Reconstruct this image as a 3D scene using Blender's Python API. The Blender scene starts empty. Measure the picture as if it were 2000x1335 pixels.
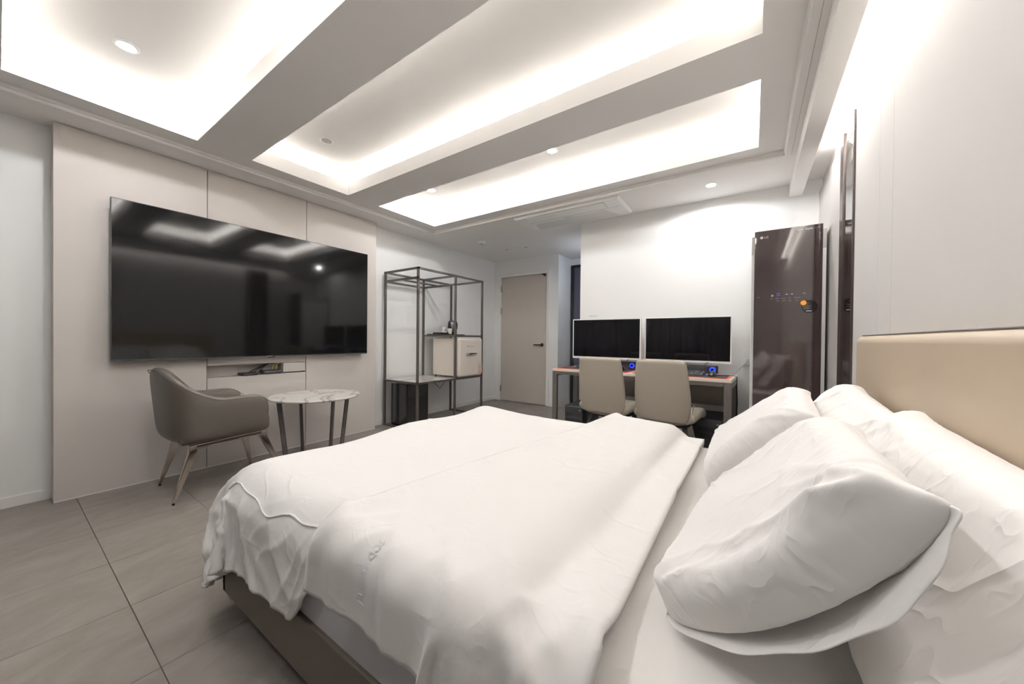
import bpy, math, random
import numpy as np
from mathutils import Vector, Matrix
random.seed(7)
PI = math.pi
COL = bpy.context.scene.collection
# ------------------------------------------------------------ camera / world / exposure
CAM_H = 1.02
f_px, th, pi_, ro = 688.5, 0.59776, -0.0083, 0.01013
Fv = Vector((-math.sin(th)*math.cos(pi_), math.cos(th)*math.cos(pi_), math.sin(pi_)))
Rv = Vector((math.cos(th), math.sin(th), 0)); Uv = Rv.cross(Fv)
R2 = Rv*math.cos(ro)+Uv*math.sin(ro); U2 = R2.cross(Fv)
cam_d = bpy.data.cameras.new('camera'); cam = bpy.data.objects.new('camera', cam_d); COL.objects.link(cam)
cam_d.sensor_fit = 'HORIZONTAL'; cam_d.sensor_width = 36.0; cam_d.lens = 36.0*f_px/2000
cam_d.clip_start = 0.02
M = Matrix((R2, U2, -Fv)).transposed().to_4x4(); M.translation = Vector((0, 0, CAM_H)); cam.matrix_world = M
sc = bpy.context.scene; sc.camera = cam
w = bpy.data.worlds.new('World'); sc.world = w; w.use_nodes = True
w.node_tree.nodes['Background'].inputs[0].default_value = (0.5, 0.55, 0.62, 1)
w.node_tree.nodes['Background'].inputs[1].default_value = 0.02
sc.view_settings.view_transform = 'Standard'; sc.view_settings.look = 'None'
sc.view_settings.exposure = 0.52; sc.view_settings.gamma = 1.0; sc.view_settings.use_curve_mapping = False
sc.cycles.use_denoising = True
sc.cycles.max_bounces = 10; sc.cycles.diffuse_bounces = 8; sc.cycles.sample_clamp_indirect = 6
COVE_W = 16.0       # watts per metre of hidden LED strip in the ceiling coffers
WALL_W = 5.0       # the strip above the headboard wall
SPOT_W = 14.0      # one recessed downlight
COVE_C = (1.0, 0.975, 0.955); WALL_C = (1.0, 0.955, 0.91); SPOT_C = (0.97, 0.98, 1.0)

# ------------------------------------------------------------ material helpers
def mat(name, col, rough=0.6, metal=0.0, spec=0.5, emit=None, estr=1.0, bump=0.0, bscale=200, bdist=0.002,
        mottle=0.0, mscale=3.0, alpha=None, trans=0.0, coat=0.0, sheen=0.0, detail=3):
    m = bpy.data.materials.new(name); m.use_nodes = True
    nt = m.node_tree; b = nt.nodes['Principled BSDF']
    b.inputs['Base Color'].default_value = (*col, 1); b.inputs['Roughness'].default_value = rough
    b.inputs['Metallic'].default_value = metal; b.inputs['Specular IOR Level'].default_value = spec
    if coat: b.inputs['Coat Weight'].default_value = coat; b.inputs['Coat Roughness'].default_value = 0.03
    if sheen: b.inputs['Sheen Weight'].default_value = sheen
    if trans: b.inputs['Transmission Weight'].default_value = trans
    if emit: b.inputs['Emission Color'].default_value = (*emit, 1); b.inputs['Emission Strength'].default_value = estr
    tc = nt.nodes.new('ShaderNodeTexCoord')
    if mottle:
        n = nt.nodes.new('ShaderNodeTexNoise'); n.inputs['Scale'].default_value = mscale; n.inputs['Detail'].default_value = 5
        nt.links.new(tc.outputs['Object'], n.inputs['Vector'])
        mx = nt.nodes.new('ShaderNodeMixRGB'); mx.blend_type = 'MIX'
        mx.inputs[1].default_value = (*[c*(1-mottle) for c in col], 1); mx.inputs[2].default_value = (*[min(1, c*(1+mottle)) for c in col], 1)
        nt.links.new(n.outputs['Fac'], mx.inputs[0]); nt.links.new(mx.outputs[0], b.inputs['Base Color'])
    if bump:
        n2 = nt.nodes.new('ShaderNodeTexNoise'); n2.inputs['Scale'].default_value = bscale; n2.inputs['Detail'].default_value = detail
        nt.links.new(tc.outputs['Object'], n2.inputs['Vector'])
        bp = nt.nodes.new('ShaderNodeBump'); bp.inputs['Strength'].default_value = bump; bp.inputs['Distance'].default_value = bdist
        nt.links.new(n2.outputs['Fac'], bp.inputs['Height']); nt.links.new(bp.outputs[0], b.inputs['Normal'])
    return m
M_ = {}
M_['ceil'] = mat('ceiling paint', (0.80, 0.785, 0.765), 0.85, spec=0.2, bump=0.05, bscale=400)
M_['wallwhite'] = mat('white wallpaper', (0.82, 0.82, 0.81), 0.8, spec=0.25, bump=0.08, bscale=250)
M_['panel'] = mat('beige wall cladding', (0.60, 0.56, 0.525), 0.75, spec=0.25, bump=0.06, bscale=300, mottle=0.02)
M_['hpanel'] = mat('pale grey wall cladding', (0.58, 0.565, 0.55), 0.75, spec=0.25, bump=0.1, bscale=500, mottle=0.02)
M_['graywall'] = mat('grey mottled wallpaper', (0.47, 0.45, 0.44), 0.7, spec=0.3, bump=0.3, bscale=14, mottle=0.12, mscale=5)
M_['trim'] = mat('white painted trim', (0.80, 0.785, 0.76), 0.5)
M_['door'] = mat('beige grey door laminate', (0.50, 0.455, 0.41), 0.55, mottle=0.03, mscale=8)
M_['blackmetal'] = mat('dark bronze handle metal', (0.05, 0.042, 0.038), 0.35, metal=0.8)
M_['hinge'] = mat('brushed hinge steel', (0.35, 0.33, 0.30), 0.35, metal=1)
M_['frame'] = mat('grey brown painted steel', (0.095, 0.083, 0.077), 0.45, metal=0.3)
M_['deskleg'] = mat('brushed brown grey steel', (0.20, 0.18, 0.165), 0.35, metal=0.6)
M_['black'] = mat('matt black plastic', (0.012, 0.012, 0.013), 0.5)
M_['blackgloss'] = mat('gloss black plastic', (0.008, 0.008, 0.009), 0.12, coat=0.4)
M_['dark'] = mat('charcoal plastic', (0.03, 0.032, 0.036), 0.4)
M_['whiteplastic'] = mat('white plastic', (0.80, 0.80, 0.79), 0.35)
M_['chrome'] = mat('chrome', (0.75, 0.75, 0.75), 0.08, metal=1)
M_['bronze'] = mat('smoky polished metal legs', (0.58, 0.52, 0.46), 0.14, metal=1)
M_['cream'] = mat('cream enamel', (0.68, 0.62, 0.55), 0.3, coat=0.3)
M_['gasket'] = mat('grey rubber gasket', (0.35, 0.32, 0.29), 0.6)
M_['taupe'] = mat('taupe leather', (0.095, 0.083, 0.068), 0.42, bump=0.12, bscale=350, bdist=0.001)
M_['taupeseam'] = mat('dark seam thread', (0.07, 0.06, 0.05), 0.6)
M_['beigeleather'] = mat('greige leather', (0.365, 0.325, 0.27), 0.42, bump=0.12, bscale=350, bdist=0.001)
M_['beigeseam'] = mat('pale seam thread', (0.55, 0.50, 0.43), 0.6)
M_['headboard'] = mat('tan leatherette', (0.46, 0.375, 0.28), 0.45, bump=0.15, bscale=400, bdist=0.001)
M_['bedframe'] = mat('taupe leatherette', (0.13, 0.108, 0.085), 0.5, bump=0.15, bscale=400, bdist=0.001)
M_['linen'] = mat('white cotton', (0.80, 0.785, 0.765), 0.85, spec=0.15, sheen=0.15, bump=0.25, bscale=18, bdist=0.004, detail=6)
M_['sheet'] = mat('white fitted sheet', (0.80, 0.785, 0.76), 0.85, spec=0.15, bump=0.25, bscale=9, bdist=0.004, detail=4)
M_['mattside'] = mat('cool white mattress cover', (0.60, 0.59, 0.61), 0.85)
M_['redrubber'] = mat('red edge piping', (0.85, 0.10, 0.03), 0.5, emit=(0.9, 0.1, 0.03), estr=0.0)
M_['matcloth'] = mat('dark mouse mat cloth', (0.035, 0.033, 0.04), 0.8)
M_['desktop'] = mat('cream laminate desktop', (0.70, 0.64, 0.57), 0.4)
M_['cable'] = mat('black cable', (0.015, 0.015, 0.015), 0.5)
M_['greycable'] = mat('grey cable', (0.25, 0.25, 0.25), 0.5)
M_['yellowcable'] = mat('yellow cable', (0.45, 0.33, 0.02), 0.5)
M_['screen'] = mat('monitor glass', (0.004, 0.004, 0.005), 0.06, spec=0.28)
M_['green'] = mat('teal print', (0.05, 0.42, 0.40), 0.6)
M_['label'] = mat('pale label paper', (0.66, 0.56, 0.50), 0.7)
M_['redprint'] = mat('red print', (0.75, 0.12, 0.06), 0.6)
M_['greyprint'] = mat('grey print', (0.30, 0.28, 0.27), 0.6)
M_['silverprint'] = mat('silver print', (0.55, 0.55, 0.55), 0.4)
M_['stylerdoor'] = mat('brown tinted mirror glass', (0.050, 0.037, 0.037), 0.04, spec=0.8, coat=0.35)
M_['stylerstrip'] = mat('darker brown glass', (0.035, 0.024, 0.024), 0.03, spec=0.8, coat=0.3)
M_['lightgrey'] = mat('light grey plastic', (0.55, 0.53, 0.51), 0.4)
M_['orange'] = mat('orange sticker', (0.95, 0.36, 0.03), 0.6)
M_['brownprint'] = mat('brown print', (0.30, 0.15, 0.03), 0.6)
M_['mirror'] = mat('smoked mirror', (0.42, 0.42, 0.42), 0.02, metal=1)
M_['darktrim'] = mat('dark brown mirror trim', (0.06, 0.045, 0.04), 0.25, metal=0.5)
M_['darkglass'] = mat('dark bluish glass', (0.09, 0.09, 0.13), 0.15, spec=0.5)
M_['blackframe'] = mat('black aluminium', (0.015, 0.018, 0.022), 0.4)
M_['curtain'] = mat('warm grey curtain', (0.26, 0.25, 0.24), 0.85)
M_['led'] = mat('lit lamp lens', (1, 1, 1), 0.4, emit=(1.0, 0.98, 0.95), estr=30.0)
M_['ledoff'] = mat('unlit lamp lens', (0.35, 0.33, 0.31), 0.3)
M_['blueled'] = mat('blue glowing dial', (0.0, 0.01, 0.3), 0.4, emit=(0.01, 0.03, 1.0), estr=2.2)
M_['bluedim'] = mat('blue display digits', (0.02, 0.02, 0.3), 0.4, emit=(0.10, 0.13, 0.9), estr=0.35)
M_['whiteled'] = mat('small white display light', (0.5, 0.5, 0.6), 0.4, emit=(0.6, 0.6, 1.0), estr=0.5)
M_['acwhite'] = mat('air conditioner plastic', (0.80, 0.81, 0.79), 0.4)
M_['acslot'] = mat('air conditioner shadow grey plastic', (0.30, 0.30, 0.29), 0.5)
M_['inkblue'] = mat('faded mirrored laundry ink', (0.70, 0.70, 0.73), 0.9)

def marble(name, base, vein, sc_=3.0, w_=0.035, rough=0.15):
    m = mat(name, base, rough, coat=0.2); nt = m.node_tree; b = nt.nodes['Principled BSDF']
    tc = nt.nodes.new('ShaderNodeTexCoord'); n = nt.nodes.new('ShaderNodeTexNoise')
    n.inputs['Scale'].default_value = sc_; n.inputs['Detail'].default_value = 4; n.inputs['Distortion'].default_value = 0.9
    nt.links.new(tc.outputs['Object'], n.inputs['Vector'])
    s = nt.nodes.new('ShaderNodeMath'); s.operation = 'SUBTRACT'; s.inputs[1].default_value = 0.5; nt.links.new(n.outputs['Fac'], s.inputs[0])
    a = nt.nodes.new('ShaderNodeMath'); a.operation = 'ABSOLUTE'; nt.links.new(s.outputs[0], a.inputs[0])
    r = nt.nodes.new('ShaderNodeValToRGB'); r.color_ramp.elements[0].position = 0.0; r.color_ramp.elements[0].color = (*vein, 1)
    r.color_ramp.elements[1].position = w_; r.color_ramp.elements[1].color = (*base, 1)
    nt.links.new(a.outputs[0], r.inputs[0]); nt.links.new(r.outputs[0], b.inputs['Base Color']); return m
M_['marble'] = marble('white veined marble', (0.76, 0.74, 0.71), (0.42, 0.37, 0.33), 2.4, 0.03)
M_['shelfmarble'] = marble('pale glossy shelf stone', (0.62, 0.60, 0.57), (0.50, 0.47, 0.43), 2.0, 0.05, 0.08)

def cloth_material(name, col, amp=1.0):
    m = mat(name, col, 0.85, spec=0.15, sheen=0.1); nt = m.node_tree; b = nt.nodes['Principled BSDF']; N = nt.nodes.new; K = nt.links.new
    tc = N('ShaderNodeTexCoord'); prev = None
    def mth(op, a, bb, clamp=False):
        n = N('ShaderNodeMath'); n.operation = op; n.use_clamp = clamp
        for i, x in enumerate((a, bb)):
            if x is None: continue
            if isinstance(x, (int, float)): n.inputs[i].default_value = x
            else: K(x, n.inputs[i])
        return n.outputs[0]
    tot = None
    for sc_, w_, a_, rot in ((3.2, 0.05, 1.0, 0.4), (6.5, 0.07, 0.55, 1.9), (14.0, 0.10, 0.22, 2.7)):
        mp = N('ShaderNodeMapping'); mp.inputs['Rotation'].default_value = (0.3, 0.2, rot); mp.inputs['Scale'].default_value = (1, 1.7, 1.2); K(tc.outputs['Object'], mp.inputs[0])
        n = N('ShaderNodeTexNoise'); n.inputs['Scale'].default_value = sc_; n.inputs['Detail'].default_value = 1.5; n.inputs['Distortion'].default_value = 0.6; K(mp.outputs[0], n.inputs['Vector'])
        r = mth('ABSOLUTE', mth('SUBTRACT', n.outputs['Fac'], 0.5), None); r = mth('SUBTRACT', 1.0, mth('DIVIDE', r, w_), True); r = mth('POWER', r, 1.5)
        mk = N('ShaderNodeTexNoise'); mk.inputs['Scale'].default_value = sc_*0.7+1; K(mp.outputs[0], mk.inputs['Vector'])
        k_ = mth('MULTIPLY', mth('SUBTRACT', mk.outputs['Fac'], 0.46), 7.0, True); r = mth('MULTIPLY', mth('MULTIPLY', r, k_), a_)
        r = mth('ADD', r, mth('MULTIPLY', n.outputs['Fac'], a_*1.6)); tot = r if tot is None else mth('ADD', tot, r)
    bp = N('ShaderNodeBump'); bp.inputs['Strength'].default_value = 0.75*amp; bp.inputs['Distance'].default_value = 0.006; K(tot, bp.inputs['Height']); K(bp.outputs[0], b.inputs['Normal']); return m
M_['linen'] = cloth_material('white cotton', (0.79, 0.775, 0.757), 0.7)
M_['smoothlinen'] = cloth_material('white pressed cotton', (0.79, 0.775, 0.757), 0.35)
M_['sheet'] = cloth_material('white fitted sheet', (0.79, 0.775, 0.75), 0.2)
def tile_material():
    m = mat('grey beige stone tile', (0.3, 0.3, 0.3), 0.38, spec=0.4); nt = m.node_tree; b = nt.nodes['Principled BSDF']
    g = nt.nodes.new('ShaderNodeNewGeometry'); oi = nt.nodes.new('ShaderNodeObjectInfo')
    ad = nt.nodes.new('ShaderNodeVectorMath'); ad.operation = 'MULTIPLY_ADD'; ad.inputs[1].default_value = (1.5, 2.8, 2)
    sc2 = nt.nodes.new('ShaderNodeVectorMath'); sc2.operation = 'SCALE'; sc2.inputs[0].default_value = (7, 13, 5)
    nt.links.new(oi.outputs['Random'], sc2.inputs['Scale']); nt.links.new(g.outputs['Position'], ad.inputs[0]); nt.links.new(sc2.outputs[0], ad.inputs[2])
    rot = nt.nodes.new('ShaderNodeVectorRotate'); rot.inputs['Angle'].default_value = 1.35; rot.inputs['Axis'].default_value = (0, 0, 1)
    nt.links.new(g.outputs['Position'], rot.inputs['Vector']); nt.links.new(rot.outputs[0], ad.inputs[0])
    n = nt.nodes.new('ShaderNodeTexNoise'); n.inputs['Scale'].default_value = 2.6; n.inputs['Detail'].default_value = 10; n.inputs['Roughness'].default_value = 0.68; n.inputs['Distortion'].default_value = 0.5
    nt.links.new(ad.outputs[0], n.inputs['Vector'])
    r = nt.nodes.new('ShaderNodeValToRGB'); e = r.color_ramp.elements
    e[0].position = 0.28; e[0].color = (0.195, 0.172, 0.15, 1); e[1].position = 0.72; e[1].color = (0.29, 0.264, 0.24, 1)
    e2 = r.color_ramp.elements.new(0.5); e2.color = (0.24, 0.215, 0.194, 1)
    nt.links.new(n.outputs['Fac'], r.inputs[0]); nt.links.new(r.outputs[0], b.inputs['Base Color'])
    bp = nt.nodes.new('ShaderNodeBump'); bp.inputs['Strength'].default_value = 0.12; bp.inputs['Distance'].default_value = 0.003
    nt.links.new(n.outputs['Fac'], bp.inputs['Height']); nt.links.new(bp.outputs[0], b.inputs['Normal']); return m
M_['tile'] = tile_material()
M_['grout'] = mat('dark tile joint', (0.075, 0.062, 0.05), 0.8)

def tv_material():
    m = mat('television panel', (0.003, 0.003, 0.003), 0.075, spec=0.33); nt = m.node_tree; b = nt.nodes['Principled BSDF']
    tc = nt.nodes.new('ShaderNodeTexCoord'); n = nt.nodes.new('ShaderNodeTexNoise'); n.inputs['Scale'].default_value = 1.3; n.inputs['Detail'].default_value = 0
    nt.links.new(tc.outputs['Object'], n.inputs['Vector'])
    bp = nt.nodes.new('ShaderNodeBump'); bp.inputs['Strength'].default_value = 0.25; bp.inputs['Distance'].default_value = 0.003
    nt.links.new(n.outputs['Fac'], bp.inputs['Height']); nt.links.new(bp.outputs[0], b.inputs['Normal']); return m
M_['tv'] = tv_material()

# ------------------------------------------------------------ mesh helpers
class MB:
    def __init__(s): s.v = []; s.f = []
    def add(s, vs, fs):
        o = len(s.v); s.v += [tuple(p) for p in vs]; s.f += [tuple(i+o for i in q) for q in fs]; return s
    def box(s, x0, y0, z0, x1, y1, z1):
        x0, x1 = min(x0, x1), max(x0, x1); y0, y1 = min(y0, y1), max(y0, y1); z0, z1 = min(z0, z1), max(z0, z1)
        v = [(x0,y0,z0),(x1,y0,z0),(x1,y1,z0),(x0,y1,z0),(x0,y0,z1),(x1,y0,z1),(x1,y1,z1),(x0,y1,z1)]
        return s.add(v, [(0,3,2,1),(4,5,6,7),(0,1,5,4),(1,2,6,5),(2,3,7,6),(3,0,4,7)])
    def lathe(s, prof, c=(0,0,0), n=32, axis='z'):
        v = []; 
        for r, h in prof:
            for k in range(n):
                a = 2*PI*k/n; x, y, z = r*math.cos(a), r*math.sin(a), h
                if axis == 'x': x, y, z = z, x, y
                elif axis == 'y': x, y, z = y, z, x
                v.append((c[0]+x, c[1]+y, c[2]+z))
        f = []
        for i in range(len(prof)-1):
            for k in range(n):
                k2 = (k+1) % n; f.append((i*n+k, i*n+k2, (i+1)*n+k2, (i+1)*n+k))
        f.append(tuple(reversed(range(n)))); f.append(tuple((len(prof)-1)*n+k for k in range(n)))
        return s.add(v, f)
    def cyl(s, c, r, h, n=24, axis='z'): return s.lathe([(r, 0), (r, h)], c, n, axis)
    def tube(s, pts, r, n=8, sx=1.0):
        pts = [Vector(p) for p in pts]; v = []; prev = None
        rs = r if isinstance(r, (list, tuple)) else [r]*len(pts)
        for i, p in enumerate(pts):
            t = (pts[min(i+1, len(pts)-1)]-pts[max(i-1, 0)]).normalized()
            a = prev if prev is not None else (Vector((0,0,1)) if abs(t.z) < 0.9 else Vector((1,0,0)))
            u = (a-t*a.dot(t)).normalized(); prev = u; w_ = t.cross(u)
            for k in range(n):
                q = 2*PI*(k+0.5)/n; v.append(p+u*math.cos(q)*rs[i]+w_*math.sin(q)*rs[i]*sx)
        f = [(i*n+k, i*n+(k+1) % n, (i+1)*n+(k+1) % n, (i+1)*n+k) for i in range(len(pts)-1) for k in range(n)]
        f.append(tuple(reversed(range(n)))); f.append(tuple((len(pts)-1)*n+k for k in range(n)))
        return s.add(v, f)
    def bar(s, a, b, wx, wy):      # square-section bar between two points
        a, b = Vector(a), Vector(b); t = (b-a).normalized()
        u = Vector((1,0,0)) if abs(t.x) < 0.9 else Vector((0,1,0)); u = (u-t*u.dot(t)).normalized(); w_ = t.cross(u)
        v = [p+u*sx*wx/2+w_*sy*wy/2 for p in (a, b) for sx, sy in ((-1,-1),(1,-1),(1,1),(-1,1))]
        return s.add(v, [(0,1,2,3),(7,6,5,4),(0,4,5,1),(1,5,6,2),(2,6,7,3),(3,7,4,0)])
    def build(s, name, m, parent=None, local=False, bevel=0, smooth=False, subsurf=0, seg=2):
        me = bpy.data.meshes.new(name)
        vs = s.v
        if parent is not None and not local:
            inv = wm(parent).inverted(); vs = [inv @ Vector(p) for p in vs]
        me.from_pydata([tuple(p) for p in vs], [], s.f); me.update()
        import bmesh
        bm = bmesh.new(); bm.from_mesh(me); bmesh.ops.recalc_face_normals(bm, faces=bm.faces); bm.to_mesh(me); bm.free()
        return finish(name, me, m, parent, bevel, smooth, subsurf, seg)
def finish(name, me, m, parent=None, bevel=0, smooth=False, subsurf=0, seg=2):
    me.materials.append(M_[m] if isinstance(m, str) else m)
    o = bpy.data.objects.new(name, me); COL.objects.link(o)
    if parent is not None: o.parent = parent
    if smooth or bevel:
        for p in me.polygons: p.use_smooth = True
    if bevel:
        md = o.modifiers.new('bevel', 'BEVEL'); md.width = bevel; md.segments = seg; md.limit_method = 'ANGLE'; md.angle_limit = 0.7; md.harden_normals = False
        wn = o.modifiers.new('wn', 'WEIGHTED_NORMAL'); wn.keep_sharp = False
    elif smooth and not subsurf:
        me.set_sharp_from_angle(angle=0.7)
    if subsurf:
        md = o.modifiers.new('sub', 'SUBSURF'); md.levels = subsurf; md.render_levels = subsurf
    return o
def wm(o):
    m = o.matrix_basis.copy()
    return wm(o.parent) @ m if o.parent else m
def thing(name, label, cat, loc=(0,0,0), rz=0, group=None):
    o = bpy.data.objects.new(name, None); COL.objects.link(o); o.location = loc; o.rotation_euler = (0, 0, rz); o.empty_display_size = 0.05
    return tag(o, label, cat, group)
def tag(o, label, cat, group=None):
    o['label'] = label; o['category'] = cat
    if group: o['group'] = group
    return o
def struct(o): o['kind'] = 'structure'; return o
def text(name, s, size, m, parent, origin, right, up, depth=0.0008, align='LEFT', spacing=1.0, mirror=False):
    c = bpy.data.curves.new('t', 'FONT'); c.body = s; c.size = size; c.extrude = depth; c.align_x = align; c.space_character = spacing; c.resolution_u = 3
    t = bpy.data.objects.new('t', c); me = bpy.data.meshes.new_from_object(t); bpy.data.objects.remove(t); bpy.data.curves.remove(c)
    r, u = Vector(right).normalized(), Vector(up).normalized(); n = r.cross(u)
    inv = wm(parent).inverted() if parent else Matrix()
    for v in me.vertices:
        p = v.co; x = -p.x if mirror else p.x
        v.co = inv @ (Vector(origin)+r*x+u*p.y+n*p.z)
    return finish(name, me, m, parent)
def copy_tree(o, parent=None):
    c = o.copy(); COL.objects.link(c); c.parent = parent
    for ch in [x for x in bpy.data.objects if x.parent == o]: copy_tree(ch, c)
    return c
def light(kind, name, loc, energy, col, parent=None, direction=(0,0,-1), **kw):
    d = bpy.data.lights.new(name, kind); d.energy = energy; d.color = col
    for k, v in kw.items(): setattr(d, k, v)
    o = bpy.data.objects.new(name, d); COL.objects.link(o)
    zz_ = -Vector(direction).normalized(); yy_ = Vector((0, 1, 0)); xx_ = yy_.cross(zz_).normalized(); yy_ = zz_.cross(xx_)
    m = Matrix((xx_, yy_, zz_)).transposed().to_4x4(); m.translation = Vector(loc)
    if parent is not None: o.parent = parent; m = wm(parent).inverted() @ m
    o.matrix_basis = m; return o

# ------------------------------------------------------------ the room shell
XL, XP, XR = -3.60, -3.48, 0.44         # left wall, tv cladding front, headboard wall
YB, YD, YW, YN = -0.80, 4.76, 3.65, 5.20  # curtain end, entrance wall, desk wall, nook back
XD = -1.577                             # left edge of the desk wall
ZC, ZU, ZT = 2.30, 2.337, 2.55          # low ceiling, framed field, coffer top
fl = struct(MB().box(XL-0.1, YB-0.1, -0.06, XR+0.1, YN+0.1, -0.0035).build('floor', 'grout'))
nx_t = [-1.49+0.435*k for k in range(-6, 7)]; ny_t = [0.287+0.42*k for k in range(-4, 14)]
tile_me = {}
xs = [XL-0.05]+[x for x in nx_t if XL+0.02 < x < XR]+[XR+0.05]
ys = [YB-0.05]+[y for y in ny_t if YB+0.02 < y < YN]+[YN+0.05]
for i in range(len(xs)-1):
    for j in range(len(ys)-1):
        w_, d_ = round(xs[i+1]-xs[i]-0.0018, 4), round(ys[j+1]-ys[j]-0.0018-(0.0012 if abs(ys[j]-0.287) < .01 else 0), 4)
        if (w_, d_) not in tile_me:
            t = MB().box(-w_/2, -d_/2, -0.01, w_/2, d_/2, 0).build('tile', 'tile', fl, local=True); tile_me[(w_, d_)] = t.data
        else:
            t = bpy.data.objects.new('tile', tile_me[(w_, d_)]); COL.objects.link(t); t.parent = fl
        t.location = ((xs[i]+xs[i+1])/2, ys[j+1]-0.0009-d_/2, 0)

def slab(mb, x0, x1, y0, y1, z0, z1, holes):
    X = sorted({x0, x1, *[min(max(h[k], x0), x1) for h in holes for k in (0, 1)]}); Y = sorted({y0, y1, *[min(max(h[k], y0), y1) for h in holes for k in (2, 3)]})
    for i in range(len(X)-1):
        for j in range(len(Y)-1):
            cx, cy = (X[i]+X[i+1])/2, (Y[j]+Y[j+1])/2
            if any(h[0] < cx < h[1] and h[2] < cy < h[3] for h in holes): continue
            mb.box(X[i], Y[j], z0, X[i+1], Y[j+1], z1)
STEP = (-3.27, 0.173, -0.13, 3.062)
COF = [(-3.112, 0.02, 0.02, 0.773), (-3.112, 0.02, 1.087, 1.85), (-3.112, 0.02, 2.17, 2.92)]
CAV = [(a-0.10, b+0.10, c-0.10, d+0.10) for a, b, c, d in COF]
mb = MB(); slab(mb, XL-0.1, XR+0.1, YB-0.1, YN+0.1, ZC, 2.36, [STEP]); slab(mb, STEP[0], STEP[1], STEP[2], STEP[3], ZU, 2.36, COF)
slab(mb, XL-0.1, XR+0.1, YB-0.1, YN+0.1, 2.36, ZT, CAV); mb.box(XL-0.1, YB-0.1, ZT, XR+0.1, YN+0.1, 2.62)
ceil = struct(mb.build('ceiling', 'ceil'))
for k, (a, b, c, d) in enumerate(COF):       # upright lips that hide the strips
    m_ = MB(); t_ = 0.012; z1 = 2.445
    m_.box(a-t_, c-t_, 2.36, a, d+t_, z1); m_.box(b, c-t_, 2.36, b+t_, d+t_, z1); m_.box(a, c-t_, 2.36, b, c, z1); m_.box(a, d, 2.36, b, d+t_, z1)
    m_.build('cove_lip', 'ceil', ceil)
    zz = 2.385; L = b-a; W = d-c
    for loc, sx, sy in (((a-0.05, (c+d)/2, zz), 0.02, W+0.06), ((b+0.05, (c+d)/2, zz), 0.02, W+0.06), (((a+b)/2, c-0.05, zz), L+0.1, 0.02), (((a+b)/2, d+0.05, zz), L+0.1, 0.02)):
        light('AREA', 'cove_light', loc, COVE_W*max(sx, sy), COVE_C, ceil, (0, 0, 1), shape='RECTANGLE', size=sx, size_y=sy)
# stepped cove moulding around the framed field
def moulding(name, parts):
    m_ = MB()
    for x0, y0, x1, y1, nx, ny in parts:    # profile sweeps from wall line inwards (nx, ny)
        pr = [(0, ZC-0.0), (0.004, ZC+0.004), (0.004, ZC+0.016), (0.010, ZC+0.020), (0.012, ZC+0.034), (0.016, ZU+0.001)]
        vs = []
        for (x, y) in ((x0, y0), (x1, y1)):
            for o_, z in pr:
                # keep the mitre: extend by the offset along the run as well
                sx = (1 if x == max(x0, x1) else -1)*(0 if nx else 1); sy = (1 if y == max(y0, y1) else -1)*(0 if ny else 1)
                vs.append((x+nx*o_-sx*o_, y+ny*o_-sy*o_, z))
        n = len(pr); back = [(x-nx*0.004, y-ny*0.004, z) for (x, y) in ((x0, y0), (x1, y1)) for z in (ZC-0.0, ZU+0.001)]
        fs = [(i, i+1, n+i+1, n+i) for i in range(n-1)]
        m_.add(vs, fs)
    return struct(m_.build(name, 'trim'))
moulding('trim_1', [(STEP[0], STEP[2], STEP[0], STEP[3], 1, 0), (STEP[1], STEP[2], STEP[1], STEP[3], -1, 0), (STEP[0], STEP[3], STEP[1], STEP[3], 0, -1), (STEP[0], STEP[2], STEP[1], STEP[2], 0, 1)])
# ceiling reveal line beside the step and the drop beam in front of the headboard wall
struct(MB().box(0.205, YB, ZC-0.0015, 0.2075, STEP[3]+0.0, ZC+0.001).build('trim_2', 'door'))
struct(MB().box(0.233, YB, 2.198, 0.318, YW, ZC+0.01).build('ceiling_beam', 'ceil', bevel=0.002))
light('AREA', 'wall_wash_light', (0.335, 1.25, 2.283), WALL_W*3.6, WALL_C, ceil, (0.75, 0, -0.66), shape='RECTANGLE', size=0.02, size_y=3.6)
# walls
struct(MB().box(XL-0.1, YB-0.1, 0, XL, YD+0.1, 2.32).build('wall_left', 'wallwhite'))
struct(MB().box(XR, YB-0.1, 0, XR+0.1, YW+0.1, 2.32).build('wall_right', 'hpanel'))
struct(MB().box(XL-0.1, YB-0.12, 0, XR+0.1, YB, 2.32).build('wall_front', 'wallwhite'))
m_ = MB(); slab2 = [(-3.456, -2.606)]
m_.box(XL, YD, 0, -3.512, YD+0.1, 2.32); m_.box(-3.512, YD, 2.085, -2.552, YD+0.1, 2.32); m_.box(-2.552, YD, 0, -2.41, YD+0.1, 2.32)
m_.box(-3.52, YD+0.08, 0, -2.54, YD+0.12, 2.1)
m_.box(-2.5, YD+0.1, 0, -2.41, YN+0.1, 2.32)
struct(m_.build('wall_back', 'wallwhite'))
struct(MB().box(XD, YW, 0, XR+0.1, YN+0.1, 2.32).build('wall_desk', 'wallwhite'))
struct(MB().box(-2.41, YN, 2.20, XD, YN+0.1, 2.32).build('wall_nook', 'wallwhite'))
# baseboards
def baseboard(name, x0, y0, x1, y1): return struct(MB().box(x0, y0, 0, x1, y1, 0.062).build(name, 'trim', bevel=0.002))
baseboard('baseboard_left', XL, YB, XL+0.010, 0.20); baseboard('baseboard_left', XL, 2.40, XL+0.010, YD)
baseboard('baseboard_back', XL, YD-0.010, -3.512, YD); baseboard('baseboard_back', -2.552, YD-0.010, -2.41, YD)
baseboard('baseboard_nook', -2.41, YD-0.010, -2.40, YN)
baseboard('baseboard_desk', XD, YW-0.010, 0.0, YW); baseboard('baseboard_desk', XD-0.01, YW-0.01, XD, YN)
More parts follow.
